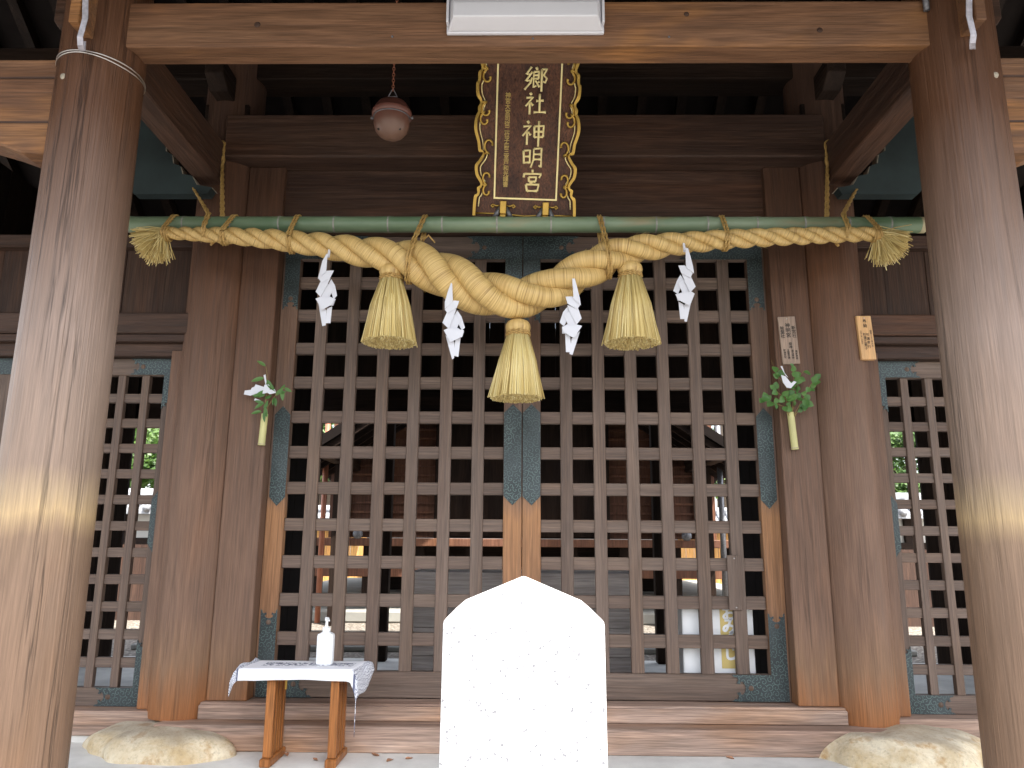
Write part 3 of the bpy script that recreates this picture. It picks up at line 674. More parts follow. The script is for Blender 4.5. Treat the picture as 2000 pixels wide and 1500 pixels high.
# ------------------------------------------------------------------ sacred straw rope
ROPE = [(-1.734,2.384,0.032),(-1.647,2.381,0.034),(-1.546,2.379,0.040),(-1.420,2.371,0.045),(-1.295,2.363,0.050),(-1.169,2.347,0.055),(-1.044,2.334,0.060),(-0.918,2.314,0.068),(-0.793,2.288,0.076),(-0.668,2.264,0.086),(-0.569,2.249,0.098),(-0.494,2.228,0.111),(-0.419,2.189,0.118),(-0.345,2.146,0.123),(-0.258,2.095,0.122),(-0.172,2.059,0.116),(-0.087,2.042,0.111),(-0.002,2.044,0.106),(0.095,2.073,0.101),(0.168,2.111,0.102),(0.242,2.155,0.102),(0.315,2.204,0.100),(0.390,2.245,0.093),(0.464,2.277,0.083),(0.562,2.305,0.073),(0.686,2.326,0.062),(0.809,2.340,0.055),(0.932,2.350,0.052),(1.055,2.361,0.050),(1.178,2.366,0.047),(1.301,2.372,0.047),(1.424,2.374,0.044),(1.546,2.380,0.042),(1.669,2.383,0.037),(1.698,2.383,0.034)]
def catmull(P, n):
    out = []
    for i in range(len(P) - 1):
        p0, p1, p2, p3 = P[max(i - 1, 0)], P[i], P[i + 1], P[min(i + 2, len(P) - 1)]
        for k in range(n):
            t = k / n
            out.append(tuple(0.5 * ((2 * b) + (-a + c) * t + (2 * a - 5 * b + 4 * c - d) * t * t + (-a + 3 * b - 3 * c + d) * t ** 3) for a, b, c, d in zip(p0, p1, p2, p3)))
    out.append(P[-1]); return out
# lightly smooth the measured centre line
for _ in range(2): ROPE = [ROPE[0]] + [(b[0], (a[1] + 2 * b[1] + c[1]) / 4, (a[2] + 2 * b[2] + c[2]) / 4) for a, b, c in zip(ROPE, ROPE[1:], ROPE[2:])] + [ROPE[-1]]
RC = catmull(ROPE, 9)
rope = empty('sacred_rope', (0, -0.41, 2.2), 'thick twisted rice straw rope, swelling towards its drooping middle', 'rope')
NS = 3; ph = 0.0; strands = [[] for _ in range(NS)]; srad = []
RY0 = -0.415
for i, (x, z, r) in enumerate(RC):
    r *= .90
    a = RC[max(i - 1, 0)]; b = RC[min(i + 1, len(RC) - 1)]
    d = Vector((b[0] - a[0], 0, b[1] - a[1])).normalized(); up = Vector((-d.z, 0, d.x)); side = Vector((0, -1, 0))
    if i: ph += sqrt((x - RC[i - 1][0]) ** 2 + (z - RC[i - 1][1]) ** 2) * 2 * pi / (NS * 1.08 * 2 * r)
    for k in range(NS):
        t = -ph + 2 * pi * k / NS
        strands[k].append(Vector((x, RY0 - max(0, r - .05) * .6, z)) + (side * cos(t) + up * sin(t)) * r * .54)
    srad.append(r * .53)
for k in range(NS): MB().tube(strands[k], srad, 14, uv=True).build('strand', 'rope', rope, True)
_rn = random.Random(9); lf = MB(); lf.tone = []
for i in range(300):          # loose ends of straw standing off the strands
    k = _rn.randrange(NS); j = _rn.randrange(12, len(RC) - 12); a = _rn.uniform(0, 6.28)
    c_, d = strands[k][j], (strands[k][j + 1] - strands[k][j - 1]).normalized(); e = d.orthogonal().normalized(); f_ = d.cross(e); o_ = e * cos(a) + f_ * sin(a)
    st = c_ + o_ * srad[j] * .98; L = _rn.uniform(.010, .030)
    lf.tube([st, st + d * L * .5 + o_ * .002, st + d * L + o_ * _rn.uniform(.003, .010)], [.0006, .0006, .0004], 3); lf.tone += [_rn.random()] * (len(lf.f) - len(lf.tone))
tag(lf.build('loose_fibre', 'straw', rope), kind='stuff')
def rope_at(x):
    for a, b in zip(RC, RC[1:]):
        if a[0] <= x <= b[0]:
            t = (x - a[0]) / max(1e-6, b[0] - a[0]); return a[1] + (b[1] - a[1]) * t, a[2] + (b[2] - a[2]) * t
    return RC[0][1:] if x < 0 else RC[-1][1:]
def brush(P, s, seed):
    """fan of cut straw at a rope end"""
    rnd = random.Random(seed); mb = MB()
    for i in range(750):
        a = rnd.uniform(-88, 5) if rnd.random() < .9 else rnd.uniform(-115, -80)
        a = radians(a); L = rnd.uniform(.118, .138) * (1 if a > radians(-75) else .95)
        dy = rnd.gauss(0, .22); st = P + Vector((s * rnd.uniform(-.012, .015), rnd.gauss(0, .010), rnd.gauss(0, .012)))
        dr = Vector((s * cos(a), dy, sin(a))).normalized()
        mid = st + dr * L * .5 + Vector((0, 0, .004)); en = st + dr * L + Vector((rnd.gauss(0, .004), 0, -.006 + rnd.gauss(0, .004)))
        mb.tube([st, mid, en], [.0016, .0017, .0019], 4); mb.tone = (mb.tone or []) + [rnd.random()] * (len(mb.f) - len(mb.tone or []))
    return mb
e1 = Vector((-1.745, RY0, 2.378)); e2 = Vector((1.705, RY0, 2.378))
tag(brush(e1, -1, 3).build('end_brush', 'straw', rope), kind='stuff'); tag(brush(e2, 1, 4).build('end_brush', 'straw', rope), kind='stuff')
for e, s in ((e1, -1), (e2, 1)):
    for k in range(3): MB().tube([e + Vector((-s * (.028 - .011 * k), .034 * cos(t), .034 * sin(t))) for t in [2 * pi * j / 18 for j in range(18)]], .0045, 6, closed=True, uv=True).build('binding', 'cord', rope, True)

# ---- cords tying the rope to the bamboo
def hull(pts):
    pts = sorted(set(pts))
    def half(ps):
        h = []
        for p in ps:
            while len(h) > 1 and (h[-1][0] - h[-2][0]) * (p[1] - h[-2][1]) - (h[-1][1] - h[-2][1]) * (p[0] - h[-2][0]) <= 0: h.pop()
            h.append(p)
        return h
    a, b = half(pts), half(pts[::-1]); return a[:-1] + b[:-1]
def resample(P, n):
    P = [Vector(p) for p in P]; P.append(P[0]); L = [0]
    for a, b in zip(P, P[1:]): L.append(L[-1] + (b - a).length)
    out = []; j = 0
    for i in range(n):
        t = L[-1] * i / n
        while L[j + 1] < t: j += 1
        f = (t - L[j]) / max(1e-9, L[j + 1] - L[j]); out.append(P[j].lerp(P[j + 1], f))
    return out
def twist(mb, path, r, closed=True, step=.012):
    """two thin yarns twisted together along a path"""
    n = len(path)
    L = sum((path[i] - path[i - 1]).length for i in range(1, n))
    for k in range(2):
        q = []
        for i, p in enumerate(path):
            d = (path[(i + 1) % n] - path[i - 1]) if closed else (path[min(i + 1, n - 1)] - path[max(i - 1, 0)])
            d.normalize(); a = d.orthogonal() if abs(d.x) > .9 else d.cross(Vector((1, 0, 0))).normalized(); b = d.cross(a)
            t = pi * k + i * .9
            q.append(p + (a * cos(t) + b * sin(t)) * r * .55)
        mb.tube(q, r * .62, 6, closed=closed, uv=True)
ties = [(-1.731, 2, .012, 'straw cord binding the rope by its fanned end, beside the small table column'), (-1.437, 2, .016, 'straw cord tie on the rope just inside the hanging cord above the table'),
        (-1.115, 2, .004, 'thin straw cord tie on the rope above the hinged side of the table-side door'), (-0.507, 2, .02, 'straw cord tie with a loose tail, beside the tassel nearest the bell'),
        (0.389, 2, -.012, 'straw cord tie on the rope beside the tassel on the side away from the bell'), (0.971, 2, .002, 'thin straw cord tie on the thin rope near the tablets'),
        (1.690, 2, -.02, 'straw cord binding the rope by its fanned end near the tablets')]
for x, n, sl, lb in ties:
    rz, rr = rope_at(x); ryc = RY0 - max(0, rr * .9 - .05) * .6
    pts2 = [(by + (br + .004) * cos(t), bz + (br + .004) * sin(t)) for t in [2 * pi * j / 28 for j in range(28)]]
    pts2 += [(ryc + (rr * .92 + .004) * cos(t), rz + (rr * .92 + .004) * sin(t)) for t in [2 * pi * j / 28 for j in range(28)]]
    H = hull([(round(a, 5), round(b, 5)) for a, b in pts2])
    zc = (bz + rz) / 2; mb = MB()
    for k in range(n):
        off = (k - (n - 1) / 2) * .0135
        path = resample([(x + off + sl * (z - zc) / .12, y, z) for y, z in H], 64)
        twist(mb, path, .0062)
    if abs(x + .507) < .01:
        mb.tube([(x + .03, RY0 - .05, rz + rr * .9), (x + .06, RY0 - .07, rz + rr + .012), (x + .09, RY0 - .06, rz + rr * .8)], .004, 6, uv=True)
    tag(mb.build('tie_cord', 'cord', smooth=True), lb, 'cord', 'straw cords tying the rope to the bamboo')
# ---- long cords slung over the tie beams
for s, lb in ((-1, 'doubled straw cord slung over the tie beam above the table, holding the bamboo'), (1, 'doubled straw cord slung over the tie beam above the tablets, holding the bamboo')):
    mb = MB()
    for k in range(2):
        o = .012 * k
        xb = 1.65 * s
        inx, outx_ = xb - s * .071, xb + s * .071
        P = [(1.535 * s, -.46, 2.345), (1.535 * s + o, -.468, 2.40), (1.545 * s + o, -.405, 2.49), (outx_ - s * .02, -.24 - o, 2.70), (outx_, -.20 - o, 2.765), (outx_, -.19 - o, 2.98), (outx_ - s * .01, -.19 - o, 2.993), (inx + s * .01, -.19 - o, 2.993), (inx, -.19 - o, 2.98),
             (inx, -.20 - o, 2.84), (1.49 * s + o * s, -.345, 2.502), (1.489 * s + o * s, -.31, 2.47), (1.50 * s + o * s, -.335, 2.412), (1.515 * s, -.40, 2.33)]
        Q = []
        for a, b in zip(P, P[1:]):
            a, b = Vector(a), Vector(b); n = max(1, int((b - a).length / .013))
            for i in range(n): Q.append(a.lerp(b, i / n))
        Q.append(Vector(P[-1])); twist(mb, Q, .0065, closed=False)
    tag(mb.build('sling_rope', 'cord', smooth=True), lb, 'cord', 'long cords holding up the bamboo pole')

# ------------------------------------------------------------------ straw tassels
def tassel(x, ztop, H, rb, lb, tilt=0.0, ytop=None):
    y = -.43
    t = empty('straw_tassel', (x, y, ztop), lb, 'tassel', 'straw tassels hung under the rope')
    rnd = random.Random(int(x * 1000) + 77)
    cap = [(0.004, 0.0), (.028, -.002), (.046, -.010), (.0555, -.024), (.058, -.040), (.054, -.056), (.046, -.066)]
    c = MB(); n = 40
    for i, (r, z) in enumerate(cap):
        for j in range(n): c.v.append((x + r * (1 + .025 * (j % 2)) * cos(2 * pi * j / n), y + r * (1 + .025 * (j % 2)) * sin(2 * pi * j / n), ztop + z))
    for i in range(len(cap) - 1):
        for j in range(n): c.uv[len(c.f)] = [(j / n * .3, i * .1)] * 4; c.f.append((i * n + j, i * n + (j + 1) % n, (i + 1) * n + (j + 1) % n, (i + 1) * n + j))
    c.f.append(tuple(range(n)))
    c.build('cap', 'rope', t, True)
    for dz, r in ((-.064, .052), (-.074, .053)):
        q = [Vector((x + r * cos(a), y + r * sin(a), ztop + dz)) for a in [2 * pi * j / 48 for j in range(48)]]
        m2 = MB(); twist(m2, q, .0065); m2.build('binding', 'cord', t, True)
    sb = MB()
    for i in range(900):
        a = rnd.uniform(0, 2 * pi); q = sqrt(rnd.random()) if i > 330 else rnd.uniform(.93, 1.0)
        a2 = a + rnd.gauss(0, .05); L = H + rnd.uniform(-.0035, .0035)
        r0, rm, r1 = .046 * q, (.046 + (rb - .046) * .58) * q, rb * q * (rnd.uniform(.97, 1.02) if rnd.random() > .03 else rnd.uniform(1.05, 1.16))
        p = [(x + r0 * cos(a), y + r0 * sin(a), ztop - .06), (x + tilt * .5 + rm * cos(a2), y + rm * sin(a2), ztop - .06 - (L - .06) * .45), (x + tilt + r1 * cos(a2), y + r1 * sin(a2), ztop - L)]
        wd = rnd.uniform(.0020, .0036); sb.tube(p, [wd * .8, wd, wd * 1.05], 4); sb.tone = (sb.tone or []) + [rnd.random()] * (len(sb.f) - len(sb.tone or []))
    n0 = len(sb.f)
    sb.lathe([(.040, ztop - .06), (.040 + (rb - .04) * .5, ztop - .06 - (H - .06) * .45), (rb * .93, ztop - H + .012), (rb * .5, ztop - H + .010), (.001, ztop - H + .009)], 40, (x + tilt, y, 0))
    sb.tone += [.3] * (len(sb.f) - n0)
    tag(sb.build('straw_bundle', 'straw', t, True), kind='stuff')
    rz, rr = rope_at(x); k = MB(); twist(k, [Vector((x, y + .01 * i / 8, ztop - .004 + (max(rz - rr * .4, ztop + .02) - ztop) * i / 8)) for i in range(9)], .006, closed=False)
    k.build('hanging_loop', 'cord', t, True)
tassel(-.624, 2.218, .385, .126, 'flared straw tassel hanging below the bell side of the rope')
tassel(-.021, 1.946, .375, .118, 'flared straw tassel hanging from the lowest middle of the rope', -.006)
tassel(.509, 2.233, .400, .127, 'flared straw tassel hanging from the rope on the tablet side')

# ------------------------------------------------------------------ paper streamers
SH = [([(893, 385), (922, 385), (918, 585), (905, 620), (830, 692), (838, 610), (868, 480)], 0),
      ([(918, 585), (995, 592), (972, 682), (860, 738), (832, 690)], 1),
      ([(862, 700), (968, 684), (930, 790), (865, 915), (808, 838)], 2),
      ([(965, 684), (1012, 760), (1058, 885), (1010, 930), (930, 745)], 4),
      ([(928, 742), (1004, 800), (962, 900), (1040, 938), (1022, 1008), (895, 1018), (865, 915)], 3),
      ([(815, 940), (865, 912), (1040, 938), (1022, 1008), (930, 1058), (890, 1075)], 1),
      ([(838, 975), (926, 1055), (940, 1240), (905, 1255)], 5), ([(940, 1040), (1002, 1012), (985, 1225), (930, 1215)], 5)]
def streamer(x, z, y, H, mirror, seed, lb, sway=0.0):
    rnd = random.Random(seed); k = H / 870.0; mb = MB()
    for poly, lay in SH:
        q = []
        tl = rnd.uniform(-.10, .10); cxm = sum(p[0] for p in poly) / len(poly)
        for a, b in poly:
            a += rnd.uniform(-9, 9); b += rnd.uniform(-7, 7)
            xx = (a - 918) * k * (-1 if mirror else 1); zz = -(b - 385) * k
            q.append((x + xx + sway * zz, y - .016 + .006 * lay + tl * (a - cxm) * k, z + zz))
        n = Vector((0, -.0009, 0)); m0 = len(q)
        mb.add(q + [tuple(Vector(p) + n) for p in q], [tuple(range(m0)), tuple(reversed(range(m0, 2 * m0)))] + [(i, (i + 1) % m0, m0 + (i + 1) % m0, m0 + i) for i in range(m0)])
    mb.tube([(x, y, z - .01), (x, y + .01, z + .035)], .006, 6)
    tag(mb.build('paper_streamer', 'paper'), lb, 'streamer', 'zigzag paper streamers on the rope')
streamer(-.920, 2.250, -.47, .345, False, 1, 'white folded paper streamer between the table-side column and the first tassel', .02)
streamer(-.322, 2.085, -.53, .350, False, 2, 'white folded paper streamer between the bell-side tassel and the middle tassel', -.02)
streamer(.229, 2.112, -.52, .355, True, 3, 'white folded paper streamer between the middle tassel and the tablet-side tassel', .01)
streamer(.762, 2.280, -.47, .350, True, 4, 'white folded paper streamer between the tablet-side tassel and the wooden tablets', .01)

# ------------------------------------------------------------------ name plaque
pt = radians(1.9)
Pv0 = Vector((0, -.3, .655)).normalized(); PU0 = Vector((1, 0, 0))
PU = (cos(pt) * PU0 - sin(pt) * Pv0).normalized(); PV = (cos(pt) * Pv0 + sin(pt) * PU0).normalized(); PN = PU.cross(PV)   # PN faces the viewer
PO = Vector((0.005, -.30, 2.52))
plq = empty('name_plaque', PO, 'dark wooden shrine name plaque with gilt scrollwork frame and gold characters', 'plaque')
edge = [(-.257, 0), (-.252, .09), (-.235, .108), (-.237, .135), (-.220, .149), (-.233, .174), (-.246, .196), (-.250, .240), (-.230, .268), (-.212, .301), (-.233, .306), (-.240, .35), (-.247, .372), (-.257, .41), (-.256, .448),
        (-.247, .480), (-.240, .491), (-.241, .512), (-.230, .536), (-.249, .566), (-.252, .619), (-.244, .632), (-.242, .671), (-.228, .687), (-.238, .721), (-.250, .76), (-.262, .86), (-.25, .98)]
full = [(a + .004, b) for a, b in edge] + [(-a - .004, b) for a, b in reversed(edge)]
MB().prism(full[::-1], PO, PU, PV, -.030).build('back_board', 'plaque', plq)
# gilt edge: a deep band following the outline
SE = catmull(edge, 4)
for s in (-1, 1):
    ni = len(SE); inn = []
    for i, (a, b) in enumerate(SE):
        p, q = SE[max(i - 1, 0)], SE[min(i + 1, ni - 1)]; d = Vector((q[0] - p[0], q[1] - p[1])).normalized()
        inn.append((a + d.y * .014, b - d.x * .014))
    for i in range(3): inn = [inn[0]] + [tuple((x + 2 * y + z) / 4 for x, y, z in zip(inn[k - 1], inn[k], inn[k + 1])) for k in range(1, ni - 1)] + [inn[-1]]
    bd = MB()
    for i in range(ni):
        for (a, b), h in ((SE[i], -.012), (SE[i], .030), (inn[i], .034), (inn[i], -.012)): bd.v.append(tuple(PO + PU * (a * -s) + PV * b + PN * h))
    for i in range(ni - 1):
        for k in range(4): bd.f.append((4 * i + k, 4 * i + (k + 1) % 4, 4 * i + 4 + (k + 1) % 4, 4 * i + 4 + k))
    bd.f += [(0, 1, 2, 3), tuple(4 * ni - 4 + k for k in (3, 2, 1, 0))]
    sm(bd.build('gilt_edge', 'gold', plq), 50)
    MB().tube([PO + PU * ((a + .012) * -s) + PV * b + PN * .012 for a, b in inn[2:]], .0032, 6).build('gilt_rule', 'goldpaint', plq, True)
    # curls springing from the edge
    for (ea, eb, dv, sz) in ((-.222, .149, -1, .040), (-.222, .152, 1, .046), (-.214, .300, 1, .052), (-.240, .490, -1, .046), (-.232, .536, -1, .050), (-.230, .687, -1, .048), (-.230, .690, 1, .04)):
        pp = []
        for i in range(22):
            t = i / 21; ang = pi * .5 * dv - dv * t * pi * 1.55; rad = sz * (1 - .68 * t) * .62
            cxx, czz = ea + .034, eb + dv * sz * .75
            pp.append((cxx + rad * cos(ang + pi) * 1.0, czz + rad * sin(ang + pi) * 1.25))
        pp = [(ea, eb)] + pp
        MB().tube([PO + PU * (a * -s) + PV * b + PN * .016 for a, b in pp], [.0065] * (len(pp) - 3) + [.007, .008, .0085], 6).build('gilt_curl', 'gold', plq, True)
# inner gilt rule
iu0, iu1, iv0, iv1 = -.155, .160, .084, .99
for (a, b, c, d) in ((iu0, iu0 + .008, iv0, iv1), (iu1 - .008, iu1, iv0, iv1), (iu0 + .0081, iu1 - .0081, iv0, iv0 + .008)):
    MB().prism([(a, c), (b, c), (b, d), (a, d)], PO, PU, PV, .009).build('gilt_rule', 'goldpaint', plq)
# lower gilt rule with wavy middle, and the corner returns
low = [(-.245, .012), (-.15, .012), (-.12, .020), (-.095, .012), (-.05, .008), (.0, .004), (.05, .008), (.095, .012), (.12, .020), (.15, .012), (.245, .012)]
MB().tube([PO + PU * a + PV * b + PN * .006 for a, b in low], .0045, 6).build('gilt_rule', 'gold', plq, True)
for a in (-.106, .106):      # gold hooks with their grey iron supports
    MB().prism([(a - .016, .076), (a - .016, .012), (a + .016, .012), (a + .016, .076)][::-1], PO + PN * .03, PU, PV, -.012).build('gilt_hook', 'gold', plq, bevel=.003)
    MB().prism([(a - .015, .011), (a - .015, -.012), (a + .015, -.012), (a + .015, .011)][::-1], PO + PN * .032, PU, PV, -.04).build('gilt_hook', 'gold', plq, bevel=.003)
    for d in (-1, 1):
        MB().tube([PO + PU * (a + d * .018) + PV * .045 + PN * .012, PO + PU * (a + d * .028) + PV * .018 + PN * .02, PO + PU * (a + d * .042) + PV * -.012 + PN * .022], [.006, .012, .014], 8).build('iron_support', 'greyiron', plq, True)
        MB().tube([PO + PU * (a + d * u) + PV * v + PN * .012 for u, v in ((.018, .052), (.035, .050), (.052, .058), (.060, .050), (.052, .043), (.045, .049))], .0045, 6).build('gilt_curl', 'gold', plq, True)
# brush-written characters, stroke by stroke on a 100 grid
ne = [[(24, 4), (31, 13)], [(8, 26), (38, 22), (6, 62)], [(24, 44), (24, 96)], [(28, 46), (39, 58)]]
CH = {'go': [[(30, 5), (10, 34), (27, 33)], [(34, 24), (8, 60), (29, 56)], [(34, 46), (27, 66), (4, 93)], [(50, 6), (55, 16)], [(40, 24), (62, 22), (60, 50)], [(40, 24), (40, 84), (52, 76)], [(41, 37), (60, 36)], [(41, 50), (60, 49)], [(47, 56), (65, 82)], [(64, 60), (53, 68)],
             [(73, 14), (93, 12), (81, 36), (94, 48), (88, 64), (79, 60)], [(73, 14), (73, 99)]],
      'sha': ne + [[(52, 38), (86, 35)], [(68, 8), (68, 84)], [(42, 86), (98, 84)]],
      'shin': ne + [[(52, 24), (53, 66)], [(52, 24), (90, 21), (88, 64)], [(53, 44), (88, 43)], [(53, 65), (88, 63)], [(70, 3), (70, 102)]],
      'mei': [[(8, 22), (10, 78)], [(8, 22), (37, 19), (37, 76)], [(10, 47), (36, 46)], [(10, 74), (36, 72)], [(54, 12), (54, 60), (42, 95)], [(54, 12), (89, 9), (89, 92), (78, 84)], [(55, 36), (88, 35)], [(55, 58), (88, 57)]],
      'gu': [[(50, 1), (50, 14)], [(14, 18), (10, 36)], [(14, 20), (90, 18), (80, 36)], [(33, 34), (36, 54)], [(33, 34), (68, 33), (65, 53)], [(36, 53), (65, 52)], [(48, 54), (42, 64)], [(22, 66), (28, 96)], [(22, 66), (80, 65), (74, 94)], [(28, 94), (74, 93)]]}
for nm, u, v, sz in (('go', .034, .652, .118), ('sha', .036, .538, .108), ('shin', .032, .402, .122), ('mei', .032, .288, .108), ('gu', .034, .176, .110)):
    mb = MB()
    for st in CH[nm]:
        P = [Vector(((x - 50) / 100 * sz + u, (50 - y) / 100 * sz + v)) for x, y in st]
        Q = [P[0]]
        for a, b in zip(P, P[1:]):
            for i in range(1, 5): Q.append(a.lerp(b, i / 4))
        n = len(Q)
        rr = [(.0064 - .0026 * sin(pi * min(1, i / max(1, n - 1) * 1.15)) if n < 7 else .0056 - .0012 * sin(pi * ((i % 4) / 4))) for i in range(n)]
        if len(st) == 2 and abs(st[0][0] - st[1][0]) < 8: rr = [.0068 - .0008 * i / n for i in range(n)]
        mb.tube([PO + PU * q.x + PV * q.y + PN * .004 for q in Q], rr, 8, flat=(1.15, .9))
    mb.build('gold_character', 'goldpaint', plq, True)
mb = MB(); add_text(mb, '\n'.join('神宮大宮司従二位子爵三室戸和光謹書'), .0275, PO + PU * -.098 + PV * .585, PU, PV, line=.95, bold=.0004, extrude=.001, lift=.002)
mb.build('signature_line', 'dullgold', plq)

# ------------------------------------------------------------------ hanging bell
BX, BY, BZ, BR = -.594, -.75, 2.785, .086
bell = empty('hanging_bell', (BX, BY, BZ - .1), 'round faded red lacquered bell hanging on a chain behind the front beam', 'bell')
low_ = [(0.002, -.092), (.03, -.088), (.055, -.074), (.072, -.052), (.080, -.022), (.080, .008), (.0805, .018)]
up_ = [(.084, .012), (.090, .018), (.090, .034), (.083, .040), (.078, .058), (.064, .078), (.042, .092), (.016, .098)]
b1 = MB().lathe(low_, 40, (BX, BY, BZ)).build('lower_bowl', 'bell', bell, True, origin=(BX, BY, BZ)); sm(b1, 45)
b2 = MB().lathe(up_, 40, (BX, BY, BZ)).build('upper_dome', 'bell', bell, True, origin=(BX, BY, BZ)); sm(b2, 45)
MB().lathe([(.0815, .006), (.0835, .009), (.0815, .0115)], 40, (BX, BY, BZ)).build('rim', 'greyiron', bell, True)
for d in (-.05, .045): MB().lathe([(0, -.002), (.005, -.002), (.005, .004)], 10, (BX + d, BY - .040, BZ - .066), 'Y').build('hole', 'ink', bell)
for d in (-1, 1): MB().lathe([(0, -.006), (.006, -.004), (.007, .006)], 10, (BX + d * .090, BY, BZ + .012), 'X').build('rivet', 'greyiron', bell)
MB().box(BX - .012, BX + .012, BY - .012, BY + .012, BZ + .095, BZ + .112).build('crown', 'greyiron', bell, bevel=.003)
MB().tube([(BX - .020, BY, BZ + .118), (BX + .020, BY, BZ + .118), (BX, BY, BZ + .160)], .0035, 6, closed=True).build('shackle', 'iron', bell)
ch = MB()
for i in range(46):
    zc = BZ + .155 + i * .0150; ax = i % 2
    ch.tube([(BX + (.0052 * cos(t) if ax else 0), BY + (0 if ax else .0052 * cos(t)), zc + .0095 * sin(t)) for t in [2 * pi * j / 10 for j in range(10)]], .0019, 5, closed=True)
ch.build('chain', 'copper', bell)

# ------------------------------------------------------------------ lamp on the front beam
lx0, lx1, lz0, lz1 = -.292, .304, 2.812, 2.952
lamp = empty('strip_light', (0, -1.30, 2.86), 'white plastic strip light cover fixed to the front beam, unlit', 'lamp')
MB().box(lx0, lx1, -1.318, -1.3005, lz0 - .004, lz1 + .002).build('base_tray', 'plastic', lamp, bevel=.006, seg=2)
lm = MB(); yb, yt = -1.3185, -1.385
A = [(lx0 + .006, yb, lz0), (lx1 - .006, yb, lz0), (lx1 - .006, yb, lz1), (lx0 + .006, yb, lz1)]
B_ = [(lx0 + .030, yt, lz0 + .018), (lx1 - .030, yt, lz0 + .018), (lx1 - .030, yt + .006, lz0 + .080), (lx0 + .030, yt + .006, lz0 + .080)]
C_ = [(lx0 + .022, yt + .030, lz1 - .006), (lx1 - .022, yt + .030, lz1 - .006)]
lm.add(A + B_ + C_, [(0, 1, 5, 4), (4, 5, 6, 7), (7, 6, 9, 8), (8, 9, 2, 3), (0, 4, 7, 8, 3), (1, 2, 9, 6, 5), (0, 3, 2, 1)])
lm.build('cover', 'plastic', lamp, bevel=.006, seg=3)
for s in (0, 1):
    xx = lx0 + .001 if s == 0 else lx1 - .011
    MB().box(xx, xx + .010, -1.352, -1.3185, lz0 + .02, lz1 - .02).build('end_clip', 'plastic', lamp, bevel=.003)

# ------------------------------------------------------------------ iron straps, gutter battens and wire at the tops of the front columns
for s, lb in ((-1, 'bent grey iron strap hooked beneath a batten above the table-side front column'), (1, 'bent grey iron strap hooked beneath a batten above the tablet-side front column')):
    x = 1.585 * s; rnd = random.Random(5 + s)
    P = [(x - .012 * s * 0, -1.47, 3.05), (x, -1.47, 2.86), (x + .008 * -s, -1.468, 2.76), (x + .004 * s, -1.462, 2.69), (x + .006 * s, -1.45, 2.665), (x + .016 * s, -1.425, 2.660), (x + .030 * s, -1.405, 2.672), (x + .034 * s, -1.403, 2.715)]
    mb = MB(); Wd = .021
    q = []
    for i, p in enumerate(P):
        j = rnd.uniform(-.003, .003)
        q.append((Vector(p) + Vector((-Wd / 2 + j, 0, 0)), Vector(p) + Vector((Wd / 2 + j, 0, 0))))
    vs_ = []; fs_ = []
    for a, b in q: vs_ += [a, b, a + Vector((0, .003, .002)), b + Vector((0, .003, .002))]
    for i in range(len(q) - 1):
        o = 4 * i; fs_ += [(o, o + 1, o + 5, o + 4), (o + 2, o + 6, o + 7, o + 3), (o, o + 4, o + 6, o + 2), (o + 1, o + 3, o + 7, o + 5)]
    fs_ += [(0, 2, 3, 1), (4 * len(q) - 4, 4 * len(q) - 3, 4 * len(q) - 1, 4 * len(q) - 2)]
    mb.add(vs_, fs_)
    tag(mb.build('iron_strap', 'iron'), lb, 'strap', 'iron straps above the front columns')
    bt = MB(); bt.box(min(x + s * .02, x + s * .058), max(x + s * .02, x + s * .058), -1.462, -1.355, 2.752, 3.15)
    bt.build('batten', 'beam', hall, bevel=.003)
wl = MB()
for k in range(2):
    wl.tube([(-1.645 + .1535 * cos(t), -1.22 + .1535 * sin(t), 2.700 - .012 * k - .012 * cos(t) + .004 * k * sin(3 * t)) for t in [2 * pi * j / 64 for j in range(64)]], .0026, 6, closed=True)
tag(wl.build('wire_loop', 'wire', smooth=True), 'doubled bright wire looped around the top of the table-side front column', 'wire')

tag(MB().tube([(1.520, -1.318, 2.90), (1.522, -1.315, 3.0), (1.524, -1.312, 3.25)], .011, 12).build('conduit_pipe', 'greyiron', smooth=True), 'thin grey conduit running up beside the tablet-side front column', 'pipe')
for x, z in ((-.50, 2.806), (.035, 2.796), (.55, 2.802)): MB().lathe([(0, -.004), (.004, -.003), (.005, .002)], 8, (x, -1.3005, z), 'Y').build('nail', 'greyiron', fb, True)
for x, z, r in ((-1.02, 2.86, .012), (.62, 2.90, .010), (1.12, 2.83, .011)): MB().lathe([(0, -.0012), (r * .6, -.001), (r, .0)], 14, (x, -1.3002, z), 'Y').build('knot', 'woodX', fb, True)

# ------------------------------------------------------------------ wooden tablets
TUx, TVz = Vector((1, 0, 0)), Vector((0, 0, 1))
def tablet(name, O, wd, ht, th, rotz, roll, mat, cols, lb):
    """O = top middle of its face; cols = (u, v, size, text)"""
    t = empty(name, O, lb, 'tablet'); U = Vector((cos(rotz), sin(rotz), 0)); n0 = U.cross(TVz)
    V = (TVz * cos(roll) + U * sin(roll)).normalized(); U = (U * cos(roll) - TVz * sin(roll)).normalized()
    MB().prism([(-wd / 2, -ht), (wd / 2, -ht), (wd / 2, 0), (-wd / 2, 0)], O, U, V, -th).build('board', mat, t, bevel=.002)
    mb = MB()
    for u, v, sz, tx, ln in cols: add_text(mb, '\n'.join(tx), sz, Vector(O) + U * u + V * v, U, V, line=ln, bold=sz * .012, lift=.0012)
    tag(mb.build('ink_writing', 'ink', t), kind='stuff')
    MB().lathe([(0, -.003), (.003, -.002), (.0035, .002)], 8, Vector(O) + V * -.012 + U.cross(V) * .001, 'Y').build('nail', 'wire', t, True)
    return t
